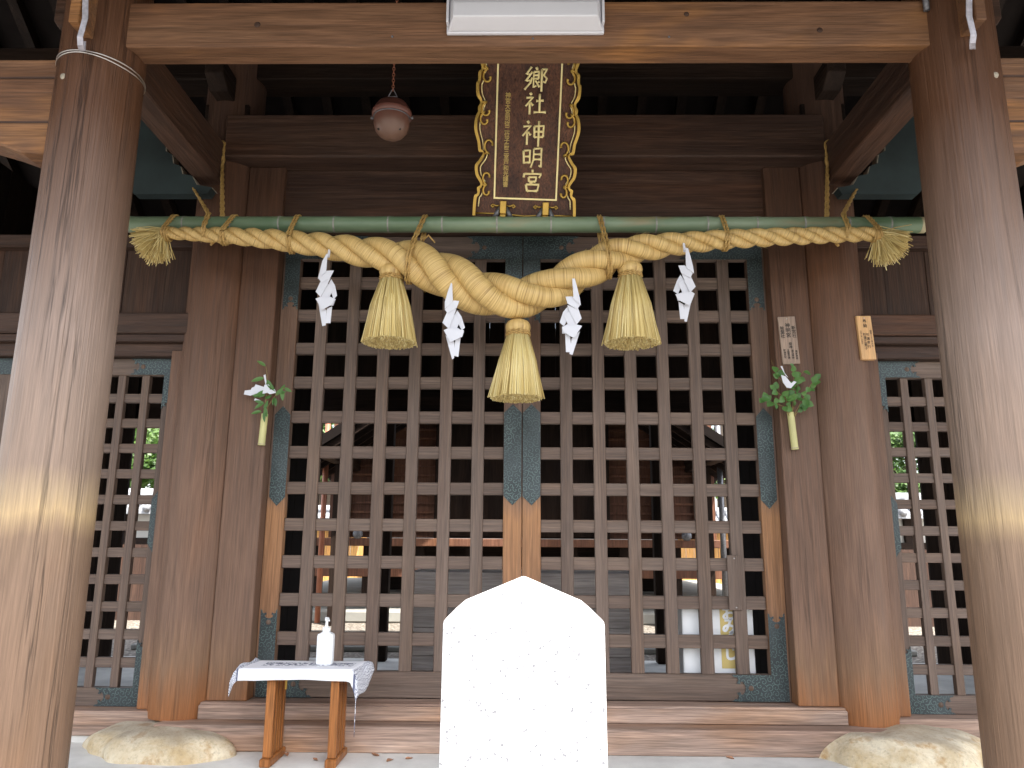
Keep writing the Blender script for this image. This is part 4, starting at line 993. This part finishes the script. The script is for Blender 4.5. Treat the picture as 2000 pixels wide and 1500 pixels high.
tablet('wooden_tablet', Vector((1.352, -.0975, 2.066)), .088, .250, .012, 0.0, -.045, 'tablet_grey',
       [(0, -.036, .026, '神明宮', 1.0), (.0045, -.138, .0175, '祭神', .95), (.029, -.052, .022, '新宮社', .95), (-.029, -.052, .022, '秋葉社', .95),
        (.030, -.180, .0125, '事解男命', .98), (.011, -.176, .0125, '速玉男命', .98), (-.010, -.173, .0125, '天照皇大神', .80), (-.029, -.172, .0125, '軻遇突智', .98)],
       'weathered grey-brown tablet with black writing, above the round-leaved sprig')
tablet('wooden_tablet', Vector((1.722, -.150, 2.055)), .080, .226, .030, -.52 * -1 * .35, -.05, 'tablet_new',
       [(0.0, -.020, .022, '奉納', 1.0), (.008, -.090, .018, '杉浦孝行', 1.15), (-.010, -.090, .018, '杉浦江美子', .98), (.027, -.075, .011, '昭和二十二年六月', 1.0), (-.028, -.078, .0085, '令和二年一月吉日', 1.05)],
       'bright new cedar tablet with black writing on the side of the wall column')

# ------------------------------------------------------------------ bamboo vases with sprigs
def leafmesh(L, W, name):
    mb = MB(); n = 6; vs_ = []
    for i in range(n + 1):
        t = i / n; wv = W * (sin(pi * t ** .85) ** .8) / 2 + (.0004 if 0 < i < n else 0)
        dz = -.12 * L * t * t
        vs_ += [(-wv, t * L, dz + wv * .35), (0, t * L, dz), (wv, t * L, dz + wv * .35)]
    fs_ = []
    for i in range(n):
        o = 3 * i; fs_ += [(o, o + 1, o + 4, o + 3), (o + 1, o + 2, o + 5, o + 4)]
    mb.add(vs_, fs_); me = mb.mesh(name, True); me.materials.append(M['leaf']); return me
LONG, ROUND = leafmesh(.070, .024, 'long leaf'), leafmesh(.044, .036, 'round leaf')
def orient(me, par, p, dirv, roll, sc):
    d = Vector(dirv).normalized(); x = d.cross(Vector((0, -1, 0)))
    x = x.normalized() if x.length > .1 else Vector((1, 0, 0)); z = x.cross(d)
    R = Matrix((x, d, z)).transposed().to_4x4() @ Matrix.Rotation(roll, 4, 'Y')
    o = place('leaf', me, None, p, par); o.rotation_euler = R.to_euler(); o.scale = (sc, sc, sc); return o
def vase(x, ztop, zbot, tilt, lb):
    y = -.110
    v = empty('bamboo_vase', (x, y, zbot), lb, 'vase', 'bamboo vases on the door jambs')
    t = MB(); a, b = Vector((x, y, zbot)), Vector((x + tilt, y, ztop))
    t.tube([a, a + (b - a) * .03, a + (b - a) * .06, a + (b - a) * .5, b], [.0175, .0182, .0172, .0170, .0168], 20); sm(t.build('tube', 'bamboo_dry', v), 45)
    MB().tube([b - (b - a) * .001, b + (b - a) * .004], [.0130, .0130], 20).build('opening', 'ink', v)
    MB().tube([a + (b - a) * .025, a + (b - a) * .05], [.0187, .0187], 20, cap=False).build('node_ring', 'bamboo_end', v, True)
    MB().tube([b + Vector((0, 0, -.01)), b + Vector((.0, .02, .012)), b + Vector((0, .028, .03))], .0018, 5).build('hanging_wire', 'wire', v)
    return b
# long-leaved sprig
b = vase(-1.298, 1.546, 1.388, .006, 'pale bamboo tube vase on the jamb above the table, with long-leaved sprig')
sp1 = empty('leafy_sprig', b, 'sparse green sprig with long narrow leaves and torn white paper strips', 'sprig', 'green sprigs in the bamboo vases')
def twig(par, pts, r): MB().tube(pts, [r * (1 - .5 * i / (len(pts) - 1)) for i in range(len(pts))], 6).build('stem', 'stem', par, True)
y = -.118
top1 = [b + Vector((0, 0, -.05)), Vector((-1.290, y, 1.60)), Vector((-1.283, y - .01, 1.66)), Vector((-1.288, y - .012, 1.74)), Vector((-1.296, y - .015, 1.785))]
twig(sp1, top1, .0022); twig(sp1, [b + Vector((.004, 0, -.04)), Vector((-1.276, y, 1.585)), Vector((-1.245, y - .02, 1.625)), Vector((-1.212, y - .025, 1.662)), Vector((-1.185, y - .03, 1.675))], .002)
for (px, pz, dx, dz, rl, sc) in ((-1.296, 1.785, -.8, .55, .5, .75), (-1.298, 1.725, -.95, -.28, .2, .95), (-1.286, 1.715, .55, -.75, .1, 1.0), (-1.283, 1.70, .75, -.65, -.6, .95), (-1.285, 1.66, -.85, -.55, .3, .95), (-1.287, 1.640, -.95, -.15, -.4, .9),
                                 (-1.290, 1.60, -.7, -.55, .2, .8), (-1.288, 1.62, .4, .1, .9, .7), (-1.290, 1.595, -.9, .25, .1, .7), (-1.300, 1.555, -.95, -.25, .3, .75), (-1.288, 1.565, .35, .7, .4, .7), (-1.284, 1.575, .3, -.95, .1, .8), (-1.283, 1.56, .05, -1, .5, .9),
                                 (-1.235, 1.635, .6, .6, .2, .75), (-1.225, 1.645, .95, .2, -.3, .65), (-1.195, 1.675, .85, -.45, .2, .7), (-1.205, 1.665, .2, -.95, -.2, .85), (-1.240, 1.63, -.1, -.9, .6, .7), (-1.238, 1.625, .25, -.95, -.6, .7), (-1.215, 1.66, .5, .5, .6, .6)):
    orient(LONG, sp1, (px, y - .02, pz), (dx, -.25, dz), rl, sc)
def scrap(par, poly, yy):
    MB().prism(poly, (0, yy, 0), (1, 0, 0), (0, 0, 1), .001).build('paper_strip', 'paper', par)
scrap(sp1, [(-1.395, 1.640), (-1.362, 1.634), (-1.330, 1.645), (-1.290, 1.652), (-1.285, 1.675), (-1.34, 1.692), (-1.345, 1.680), (-1.358, 1.674), (-1.362, 1.664), (-1.392, 1.660)][::-1], -.138)
scrap(sp1, [(-1.292, 1.688), (-1.272, 1.690), (-1.262, 1.676), (-1.266, 1.664), (-1.238, 1.664), (-1.232, 1.648), (-1.262, 1.640), (-1.275, 1.648), (-1.300, 1.640)][::-1], -.146)
scrap(sp1, [(-1.302, 1.738), (-1.292, 1.742), (-1.284, 1.70), (-1.288, 1.688)][::-1], -.142)
scrap(sp1, [(-1.345, 1.612), (-1.315, 1.605), (-1.312, 1.612), (-1.34, 1.622)][::-1], -.130)
# round-leaved sprig
b = vase(1.345, 1.566, 1.380, -.010, 'pale bamboo tube vase on the jamb below the weathered tablet, with round-leaved sprig')
sp2 = empty('leafy_sprig', b, 'bushy green sprig with small round leaves and a knotted white paper', 'sprig', 'green sprigs in the bamboo vases')
rnd = random.Random(21)
arms = [[(1.336, 1.53), (1.330, 1.62), (1.315, 1.68), (1.270, 1.74), (1.238, 1.82)], [(1.336, 1.53), (1.345, 1.62), (1.352, 1.69), (1.345, 1.76), (1.345, 1.80)], [(1.338, 1.53), (1.375, 1.60), (1.41, 1.66), (1.43, 1.70), (1.455, 1.735)],
        [(1.334, 1.53), (1.300, 1.59), (1.24, 1.61), (1.195, 1.618), (1.170, 1.625)], [(1.338, 1.53), (1.372, 1.575), (1.395, 1.60), (1.405, 1.63)], [(1.336, 1.53), (1.310, 1.63), (1.268, 1.66), (1.232, 1.70)], [(1.340, 1.56), (1.365, 1.65), (1.375, 1.73), (1.40, 1.77)]]
for A in arms:
    pts = [(x, y - .012 * i, z) for i, (x, z) in enumerate(A)]
    twig(sp2, [Vector(p) for p in pts], .0018)
    for (a, c) in zip(pts, pts[1:]):
        if a[2] < 1.55 and False: continue
        for k in range(3):
            t = rnd.random(); p = Vector(a).lerp(Vector(c), t)
            if p.z < 1.575: continue
            an = rnd.uniform(0, 2 * pi); orient(ROUND, sp2, p + Vector((0, -.004, 0)), (cos(an), -.55 + rnd.uniform(-.3, .3), sin(an)), rnd.uniform(-.7, .7), rnd.uniform(.68, 1.02))
scrap(sp2, [(1.278, 1.742), (1.300, 1.735), (1.325, 1.700), (1.340, 1.712), (1.352, 1.706), (1.322, 1.675), (1.302, 1.678), (1.285, 1.705)][::-1], -.175)
scrap(sp2, [(1.277, 1.785), (1.286, 1.786), (1.296, 1.750), (1.312, 1.728), (1.300, 1.738), (1.288, 1.762)][::-1], -.178)

# ------------------------------------------------------------------ small table, towel, bottle
tb = empty('small_table', (-.945, -.33, 0), 'low wooden table with slatted side panels under a printed towel', 'table')
tx0, tx1, ty0, ty1, tz = -1.165, -.735, -.455, -.245, .388
MB().box(tx0, tx1, ty0, ty1, tz - .02, tz).build('tabletop', 'table', tb, bevel=.003)
for x in (-1.065, -.792):
    sx = .018
    MB().box(x - .024, x + .024, ty0 - .008, ty1 - .002, 0.0, .034).build('foot', 'table', tb, bevel=.005)
    MB().box(x - .020, x + .020, ty0 + .006, ty1 - .006, tz - .050, tz - .0205).build('top_rail', 'table', tb, bevel=.003)
    MB().box(x - sx, x + sx, ty0 + .012, ty0 + .036, .0345, tz - .0505).build('post', 'table', tb, bevel=.002)
    for k in range(6):
        a = ty0 + .0365 + k * .0255; MB().box(x - .011 - .003 * (k % 2), x + .011 + .003 * (k % 2), a, a + .0245, .0345, tz - .0505).build('side_slat', 'table', tb, bevel=.001)
MB().box(-1.030, -1.022, -.36, -.352, .29, .351).build('brass_latch', 'gold', tb, bevel=.001)
# towel
cx0, cx1, cy0, cy1 = -1.178, -.724, -.466, -.238
def cloth_pt(u, v):
    """towel laid across: overhangs both short ends, folds down the front"""
    L = .60; s_ = (u - .5) * L; half = (cx1 - cx0) / 2; mid = (cx0 + cx1) / 2
    z = tz + .003; x = mid + s_; y = cy0 + (cy1 - cy0) * v
    o = abs(s_) - half
    if o > 0:
        sg = 1 if s_ > 0 else -1
        front = 1 - v
        drop = o * (.75 + .5 * front) * (1.5 if sg > 0 else .45)
        x = mid + sg * (half + min(o, .03) * (.9) + (.25 * max(0, o - .03)) * (1 - .6 * front) + (.02 * v if sg > 0 else .02 * front))
        z = tz + .003 - max(0, drop - .008) + .014 * sin(v * 7 + sg) * min(1, o / .05) + (.022 * v * min(1, o / .04))
        y += .012 * sin(o * 60 + v * 4)
    return x, y, z
mb = MB(); NU, NV = 60, 16
fold = 5
for j in range(-fold, NV + 1):
    for i in range(NU + 1):
        u = i / NU
        if j >= 0: p = cloth_pt(u, j / NV)
        else:
            p = cloth_pt(u, 0); k = -j / fold
            edge_k = max(0, abs(u - .5) - .36) / .14
            p = (p[0], p[1] - .004 - .003 * k + .003 * sin(u * 25), p[2] - .044 * k * (1 + .06 * sin(u * 9)) - .10 * k * edge_k ** 1.5 * (1.0 if u > .5 else .2))
        mb.v.append(p)
W_ = NU + 1
for j in range(fold + NV):
    for i in range(NU):
        a = j * W_ + i; vv = (j - fold) / NV
        if vv < 0: uvs = [(i / NU, .0)] * 4 if not (i / NU < .1 or i / NU > .9) else [(i / NU, vv), ((i + 1) / NU, vv), ((i + 1) / NU, vv + 1 / NV), (i / NU, vv + 1 / NV)]
        else: uvs = [(i / NU, vv), ((i + 1) / NU, vv), ((i + 1) / NU, vv + 1 / NV), (i / NU, vv + 1 / NV)]
        mb.uv[len(mb.f)] = uvs
        mb.f.append((a, a + 1, a + W_ + 1, a + W_))
tw = mb.build('printed_towel', 'cloth', smooth=True); so = tw.modifiers.new('thickness', 'SOLIDIFY'); so.thickness = .002; so.offset = 0
tag(tw, 'white cotton towel with dark blue print draped over the low table', 'towel')
# pump bottle
bx, byy, bz0 = -.868, -.335, tz + .0042
bo = empty('pump_bottle', (bx, byy, bz0), 'white pump bottle of hand sanitiser standing on the towel', 'bottle')
def rrect(w_, d_, z, r=.012, n=5):
    out = []
    for sx, sy, a0 in ((1, 1, 0), (-1, 1, 90), (-1, -1, 180), (1, -1, 270)):
        for k in range(n + 1):
            a = radians(a0 + 90 * k / n); out.append((bx + sx * (w_ - r) + r * cos(a), byy + sy * (d_ - r) + r * sin(a), z))
    return out
mb = MB(); lay = [(.033, .022, .0, .010), (.036, .025, .004, .012), (.036, .025, .118, .012), (.034, .023, .127, .012), (.022, .018, .134, .012), (.017, .0165, .136, .0160), (.0165, .0165, .139, .0160)]
for q in lay: mb.v += rrect(q[0], q[1], bz0 + q[2], q[3])
n = 24
for i in range(len(lay) - 1):
    for j in range(n): mb.f.append((i * n + j, i * n + (j + 1) % n, (i + 1) * n + (j + 1) % n, (i + 1) * n + j))
mb.f.append(tuple(reversed(range(n)))); mb.f.append(tuple((len(lay) - 1) * n + j for j in range(n)))
sm(mb.build('body', 'bottle', bo), 35)
sm(MB().lathe([(.0165, .137), (.0175, .139), (.0175, .154), (.012, .158), (.007, .160), (.006, .175), (.0055, .186)], 24, (bx, byy, bz0)).build('collar', 'bottle', bo), 35)
mb = MB(); mb.lathe([(.007, .183), (.0095, .185), (.0095, .197), (.007, .199)], 16, (bx, byy, bz0)); mb.tube([(bx, byy, bz0 + .192), (bx + .012, byy - .020, bz0 + .192), (bx + .018, byy - .032, bz0 + .187)], [.006, .005, .0035], 8)
sm(mb.build('pump_head', 'bottle', bo), 35)

# ------------------------------------------------------------------ dry leaves on the platform
for i, (x, y_, a) in enumerate(((-1.02, -.30, .3), (-.62, -.28, 1.2), (-.55, -.33, 2.6), (-.87, -.36, .9), (-.47, -.31, 2.0), (.93, -.27, .8), (-1.86, -.19, .2), (-.66, -.25, 4.0))):
    rnd = random.Random(i); mb = MB(); L = rnd.uniform(.028, .045); Wd = L * .5
    vs_ = []
    for k in range(6):
        t = k / 5; wv = Wd / 2 * sin(pi * min(.98, t + .02)); vs_ += [(-wv, t * L, .004 + .010 * abs(t - .5) + wv * .6), (0, t * L, .003 + .006 * (t - .5) ** 2), (wv, t * L, .004 + .006 * t + wv * .5)]
    mb.add(vs_, [f_ for k in range(5) for f_ in ((3 * k, 3 * k + 1, 3 * k + 4, 3 * k + 3), (3 * k + 1, 3 * k + 2, 3 * k + 5, 3 * k + 4))])
    me = mb.mesh('dry_leaf', True)
    lb = ('small curled brown leaf lying between the feet of the low table' if -1.05 < x < -.8 else 'small curled brown leaf lying beside the table foot towards the stone post' if x > -.7 and x < 0
          else 'lone curled brown leaf at the sill on the tablet side' if x > 0 else 'lone curled brown leaf beside the rounded pale stone')
    tag(place('dry_leaf', me, 'dryleaf', (x, y_, .0), None, (0, 0, a)), lb, 'leaf', 'dry leaves on the platform')

# ------------------------------------------------------------------ pointed stone post in front of the steps
px, pyf, hw, dp = .004, -2.50, .1385, .24
mb = MB(); pc = pyf + dp / 2
def sq(x, y0_, y1_, z): return [(px - x, y0_, z), (px + x, y0_, z), (px + x, y1_, z), (px - x, y1_, z)]
lev = sq(hw * 1.04, pyf - .004, pyf + dp + .004, -.52) + sq(hw, pyf, pyf + dp, .795)
sh = [(px - hw * .82, pyf + .02, .816), (px + hw * .82, pyf + .02, .816), (px + hw * .82, pyf + dp - .02, .816), (px - hw * .82, pyf + dp - .02, .816)]
apx = [(px, pyf + .02, .862), (px, pyf + dp - .02, .862)]
mb.add(lev + sh + apx, [(3, 2, 1, 0), (0, 1, 5, 4), (1, 2, 6, 5), (2, 3, 7, 6), (3, 0, 4, 7), (4, 5, 9, 8), (5, 6, 10, 9), (6, 7, 11, 10), (7, 4, 8, 11), (8, 9, 12), (10, 11, 13), (9, 10, 13, 12), (11, 8, 12, 13)])
tag(mb.build('stone_post', 'granite', bevel=.006, seg=2), 'sunlit white granite post with a pointed top, standing before the doors', 'post')

# ------------------------------------------------------------------ inside the hall
ob = empty('offertory_box', (.02, .8, 0), 'broad plain timber offertory box standing behind the doors', 'box')
for k in range(4): MB().box(-.66, .68, .70, .73, .13 + k * .155, .13 + k * .155 + .153).build('front_plank', 'boxwood', ob, bevel=.003)
for s in (-1, 1): MB().box(.01 + s * .655 - .015, .01 + s * .655 + .015, .731, 1.15, .13, .75).build('side_panel', 'boxwood', ob)
MB().box(-.66, .68, 1.151, 1.18, .13, .75).build('back_panel', 'boxwood', ob)
for s in (-1, 1): MB().box(.01 + s * .55 - .05, .01 + s * .55 + .05, .69, 1.19, .0, .129).build('foot', 'boxwood', ob)
for k in range(7): MB().box(-.64, .66, .745 + k * .058, .780 + k * .058, .715, .745).build('grate_bar', 'boxwood', ob, bevel=.003)
fx = empty('fortune_box', (.98, .2, 0), 'white box with a gold vertical label, behind the tablet-side door', 'box')
MB().box(.797, 1.150, .085, .32, .290, .626).build('cabinet', 'white_gloss', fx, bevel=.004)
MB().box(.84, 1.11, .105, .30, 0.0, .2895).build('stand', 'darkZ', fx)
MB().box(.985, 1.077, .0815, .0845, .325, .620).build('label', 'label_gold', fx)
mb = MB(); add_text(mb, '\n'.join('おみくじ'), .080, (1.031, .0805, .622), TUx, TVz, line=.78, bold=.003, lift=.0006); mb.build('lettering', 'white_gloss', fx)

# ------------------------------------------------------------------ the inner hall across the courtyard
ih = empty('inner_hall', (0, 6, 0), 'inner sanctuary hall with battened timber walls beyond the courtyard', 'building')
MB().box(-3.1, 3.1, 5.75, 9.4, -.02, .30).build('base', 'base_stone', ih, bevel=.02)
MB().box(-2.55, 2.55, 5.35, 5.752, -.018, .12).build('step', 'base_stone', ih, bevel=.02)
MB().box(-2.9, 2.9, 5.40, 9.2, .86, .955).build('veranda', 'slat', ih, bevel=.008)
MB().box(-2.8, 2.8, 5.50, 5.62, .50, .62).build('ground_beam', 'slat', ih, bevel=.006)
for k in range(-4, 5):
    if k: MB().box(k * .62 - .06, k * .62 + .06, 5.52, 5.64, .30, .86).build('veranda_post', 'darkZ', ih)
MB().box(-2.45, 2.45, 5.9, 5.96, .96, 3.2).build('wall', 'slat', ih)
MB().box(-1.75, 1.75, 6.3, 6.34, .30, .86).build('underfloor_boarding', 'darkX', ih)
for s in (-1, 1):
    MB().lathe([(0, -.03), (.03, -.028), (.055, -.012), (.055, 0), (.06, .0), (.06, .012)], 24, (1.97 * s, 5.40, 1.0), 'Y').build('iron_roundel', 'greyiron', ih, True)
    MB().box(*sorted((2.32 * s, 2.20 * s)), 5.78, 5.90, .956, 3.3).build('corner_post', 'slat', ih, bevel=.008)
    MB().box(*sorted((1.78 * s, 1.64 * s)), 5.76, 5.90, .956, 3.3).build('inner_post', 'slat', ih, bevel=.008)
    MB().box(*sorted((1.10 * s, .94 * s)), 5.76, 5.90, .956, 3.3).build('inner_post', 'darkZ', ih, bevel=.008)
    for k in range(19):
        MB().box(*sorted((2.195 * s, 1.785 * s)), 5.855, 5.90, 1.03 + k * .118, 1.055 + k * .118).build('batten', 'slat', ih)
        MB().box(*sorted((1.635 * s, 1.105 * s)), 5.865, 5.90, 1.03 + k * .118, 1.055 + k * .118).build('batten', 'slat', ih)
    MB().box(*sorted((.93 * s, .01 * s)), 5.84, 5.90, .97, 2.7).build('door', 'darkZ', ih, bevel=.01)
    # copper rain pipe
    tag(MB().tube([(2.36 * s, 5.25, -.01), (2.36 * s, 5.25, 2.35)], .032, 14).build('rain_pipe', 'copper' if s < 0 else 'greyiron', smooth=True),
        'reddish copper rain pipe beside the inner hall' if s < 0 else 'slim grey rain pipe beside the inner hall', 'pipe')
# covered way: a gabled roof running from the hall to the inner hall
gw = empty('covered_way', (0, 5, 2), 'gabled roof of the covered way with close-set rafters behind the lattice', 'roof')
for s in (-1, 1):
    a, c = Vector((0, 0, 3.42)), Vector((2.50 * s, 0, 1.76))
    nrm = Vector((s * .58, 0, .81)); q = []
    for yy in (4.45, 10.0): q += [a + Vector((0, yy, 0)), c + Vector((0, yy, 0)), c + Vector((0, yy, 0)) + nrm * .1, a + Vector((0, yy, 0)) + nrm * .1]
    mb = MB(); mb.add(q, [(0, 1, 2, 3), (7, 6, 5, 4), (0, 4, 5, 1), (1, 5, 6, 2), (2, 6, 7, 3), (3, 7, 4, 0)])
    sl = mb.build('roof_slope', 'charcoal', gw)
    cc = (a + c) / 2 + Vector((0, 0, -.05)); mb = MB(); mb.obox(a + Vector((0, 0, -.05)) - cc, c + Vector((0, 0, -.05)) - cc, .05, .075); me = mb.mesh('rafter'); me.materials.append(M['darkX'])
    for k in range(19): place('rafter', me, None, cc + Vector((0, 4.52 + k * .29, 0)), sl)
    MB().box(*sorted((2.20 * s, 2.08 * s)), 4.45, 10.0, 1.80, 1.94).build('eaves_beam', 'darkY', gw)
    for yy in (5.0,): MB().box(*sorted((2.19 * s, 2.09 * s)), yy, yy + .1, -.02, 1.80).build('post', 'darkZ', gw)

# fences, walls, trees
def board_fence(x0, x1, yy, z0, z1, lb):
    f = empty('board_fence', ((x0 + x1) / 2, yy, 0), lb, 'fence', 'board fences behind the inner hall')
    n = int((x1 - x0) / .15)
    bm_ = MB().box(-.071, .071, -.012, .012, 0, z1 - z0).mesh('board'); bm_.materials.append(M['fence'])
    for k in range(n): place('board', bm_, None, (x0 + .075 + k * .15, yy, z0), f)
    for z in (z0 + .25, z1 - .25): MB().box(x0, x1, yy + .012, yy + .06, z, z + .07).build('rail', 'fence', f)
    coping(f, x0, x1, yy, z1)
def coping(par, x0, x1, yy, z):
    for s in (-1, 1):
        mb = MB(); mb.add([(x0, yy, z + .20), (x1, yy, z + .20), (x1, yy + s * .30, z + .04), (x0, yy + s * .30, z + .04), (x0, yy, z + .16), (x1, yy, z + .16), (x1, yy + s * .30, z), (x0, yy + s * .30, z)],
               [(0, 1, 2, 3), (4, 5, 6, 7), (0, 1, 5, 4), (1, 2, 6, 5), (2, 3, 7, 6), (3, 0, 4, 7)]); mb.build('tile_bed', 'tile', par)
    me = MB().tube([(0, -.01, .225), (0, -.33, .055)], .045, 10).mesh('tile', True); me.materials.append(M['tile'])
    n = int((x1 - x0) / .17)
    for k in range(n): place('tile', me, None, (x0 + .09 + k * .17, yy, z), par)
    MB().tube([(x0, yy, z + .25), (x1, yy, z + .25)], .07, 12).build('ridge_tile', 'tile', par, True)
board_fence(-6.2, -2.9, 10.6, -.02, 1.25, 'bright new board fence with tiled coping on the copper pipe side')
board_fence(2.9, 6.2, 10.6, -.02, 1.25, 'bright new board fence with tiled coping on the grey pipe side')
for s, lb in ((-1, 'white plastered wall with grey tiled coping beyond the table-side window'), (1, 'white plastered wall with grey tiled coping beyond the tablet-side window')):
    x0, x1 = sorted((-3.4 * -s * 1.0, 8.5 * s))
    wv = empty('plaster_wall', ((x0 + x1) / 2, 5.6, 0), lb, 'wall', 'plastered walls beside the courtyard')
    MB().box(x0, x1, 5.52, 5.68, -.02, 1.22).build('wall_face', 'plaster', wv)
    n = int((x1 - x0) / 1.2)
    for k in range(n + 1): MB().box(x0 + k * 1.2, x0 + k * 1.2 + .09, 5.47, 5.519, -.02, 1.22).build('wall_post', 'darkZ', wv)
    MB().box(x0, x1, 5.46, 5.519, .86, .94).build('wall_rail', 'darkX', wv)
    MB().box(x0, x1, 5.44, 5.459, -.02, .859).build('wall_skirting', 'woodZ', wv)
    coping(wv, x0, x1, 5.6, 1.221)
def tree(x, yy, h, rad, seed, lb, n=20000, low=.3):
    rnd = random.Random(seed)
    t = empty('tree', (x, yy, -.05), lb, 'tree', 'trees behind the courtyard')
    tr = MB(); tr.tube([(x, yy, -.1), (x + .05, yy, h * .35), (x + .1 * rnd.uniform(-1, 1), yy, h * .7)], [rad * .11, rad * .085, rad * .04], 10)
    for k in range(6):
        a = rnd.uniform(0, 6.28); z = h * rnd.uniform(.28, .6)
        tr.tube([(x, yy, z), (x + cos(a) * rad * .4, yy + sin(a) * rad * .4, z + rad * .3), (x + cos(a) * rad * .75, yy + sin(a) * rad * .75, z + rad * .45)], [rad * .04, rad * .025, rad * .008], 6)
    tr.build('trunk', 'bark', t, True)
    cl_ = []
    for k in range(34):
        a = rnd.uniform(0, 6.28); q = sqrt(rnd.random()); z = rnd.uniform(low, 1.0)
        pr = sin(pi * min(.97, (z - low) / (1 - low) * .8 + .18))
        cl_.append((Vector((x + cos(a) * rad * q * pr, yy + sin(a) * rad * q * pr, z * h)), rad * rnd.uniform(.18, .34)))
    cm = MB()
    for i in range(n):
        c, r = rnd.choice(cl_); d = Vector((rnd.gauss(0, 1), rnd.gauss(0, 1), rnd.gauss(0, .8))).normalized() * r * rnd.random() ** .4
        p = c + d; u = Vector((rnd.gauss(0, 1), rnd.gauss(0, 1), rnd.gauss(0, .6))).normalized(); v = u.orthogonal().normalized()
        L = rnd.uniform(.07, .13)
        cm.add([p, p + u * L * .5 + v * L * .3, p + u * L, p + u * L * .5 - v * L * .3], [(0, 1, 2, 3)])
    me = bpy.data.meshes.new('crown'); org = Vector((x, yy, h * .6)); me.from_pydata([tuple(Vector(v) - org) for v in cm.v], [], cm.f)
    place('crown', me, 'foliage', org, t)
tree(-4.4, 13.0, 6.5, 2.2, 31, 'large leafy tree behind the fence on the copper pipe side')
tree(4.5, 13.2, 6.8, 2.2, 32, 'large leafy tree behind the fence on the grey pipe side')
tree(-6.6, 8.4, 3.0, 1.5, 33, 'low bright green tree above the plastered wall on the table side', low=.25)
tree(6.6, 8.6, 3.0, 1.5, 34, 'low bright green tree above the plastered wall on the tablet side', low=.25)
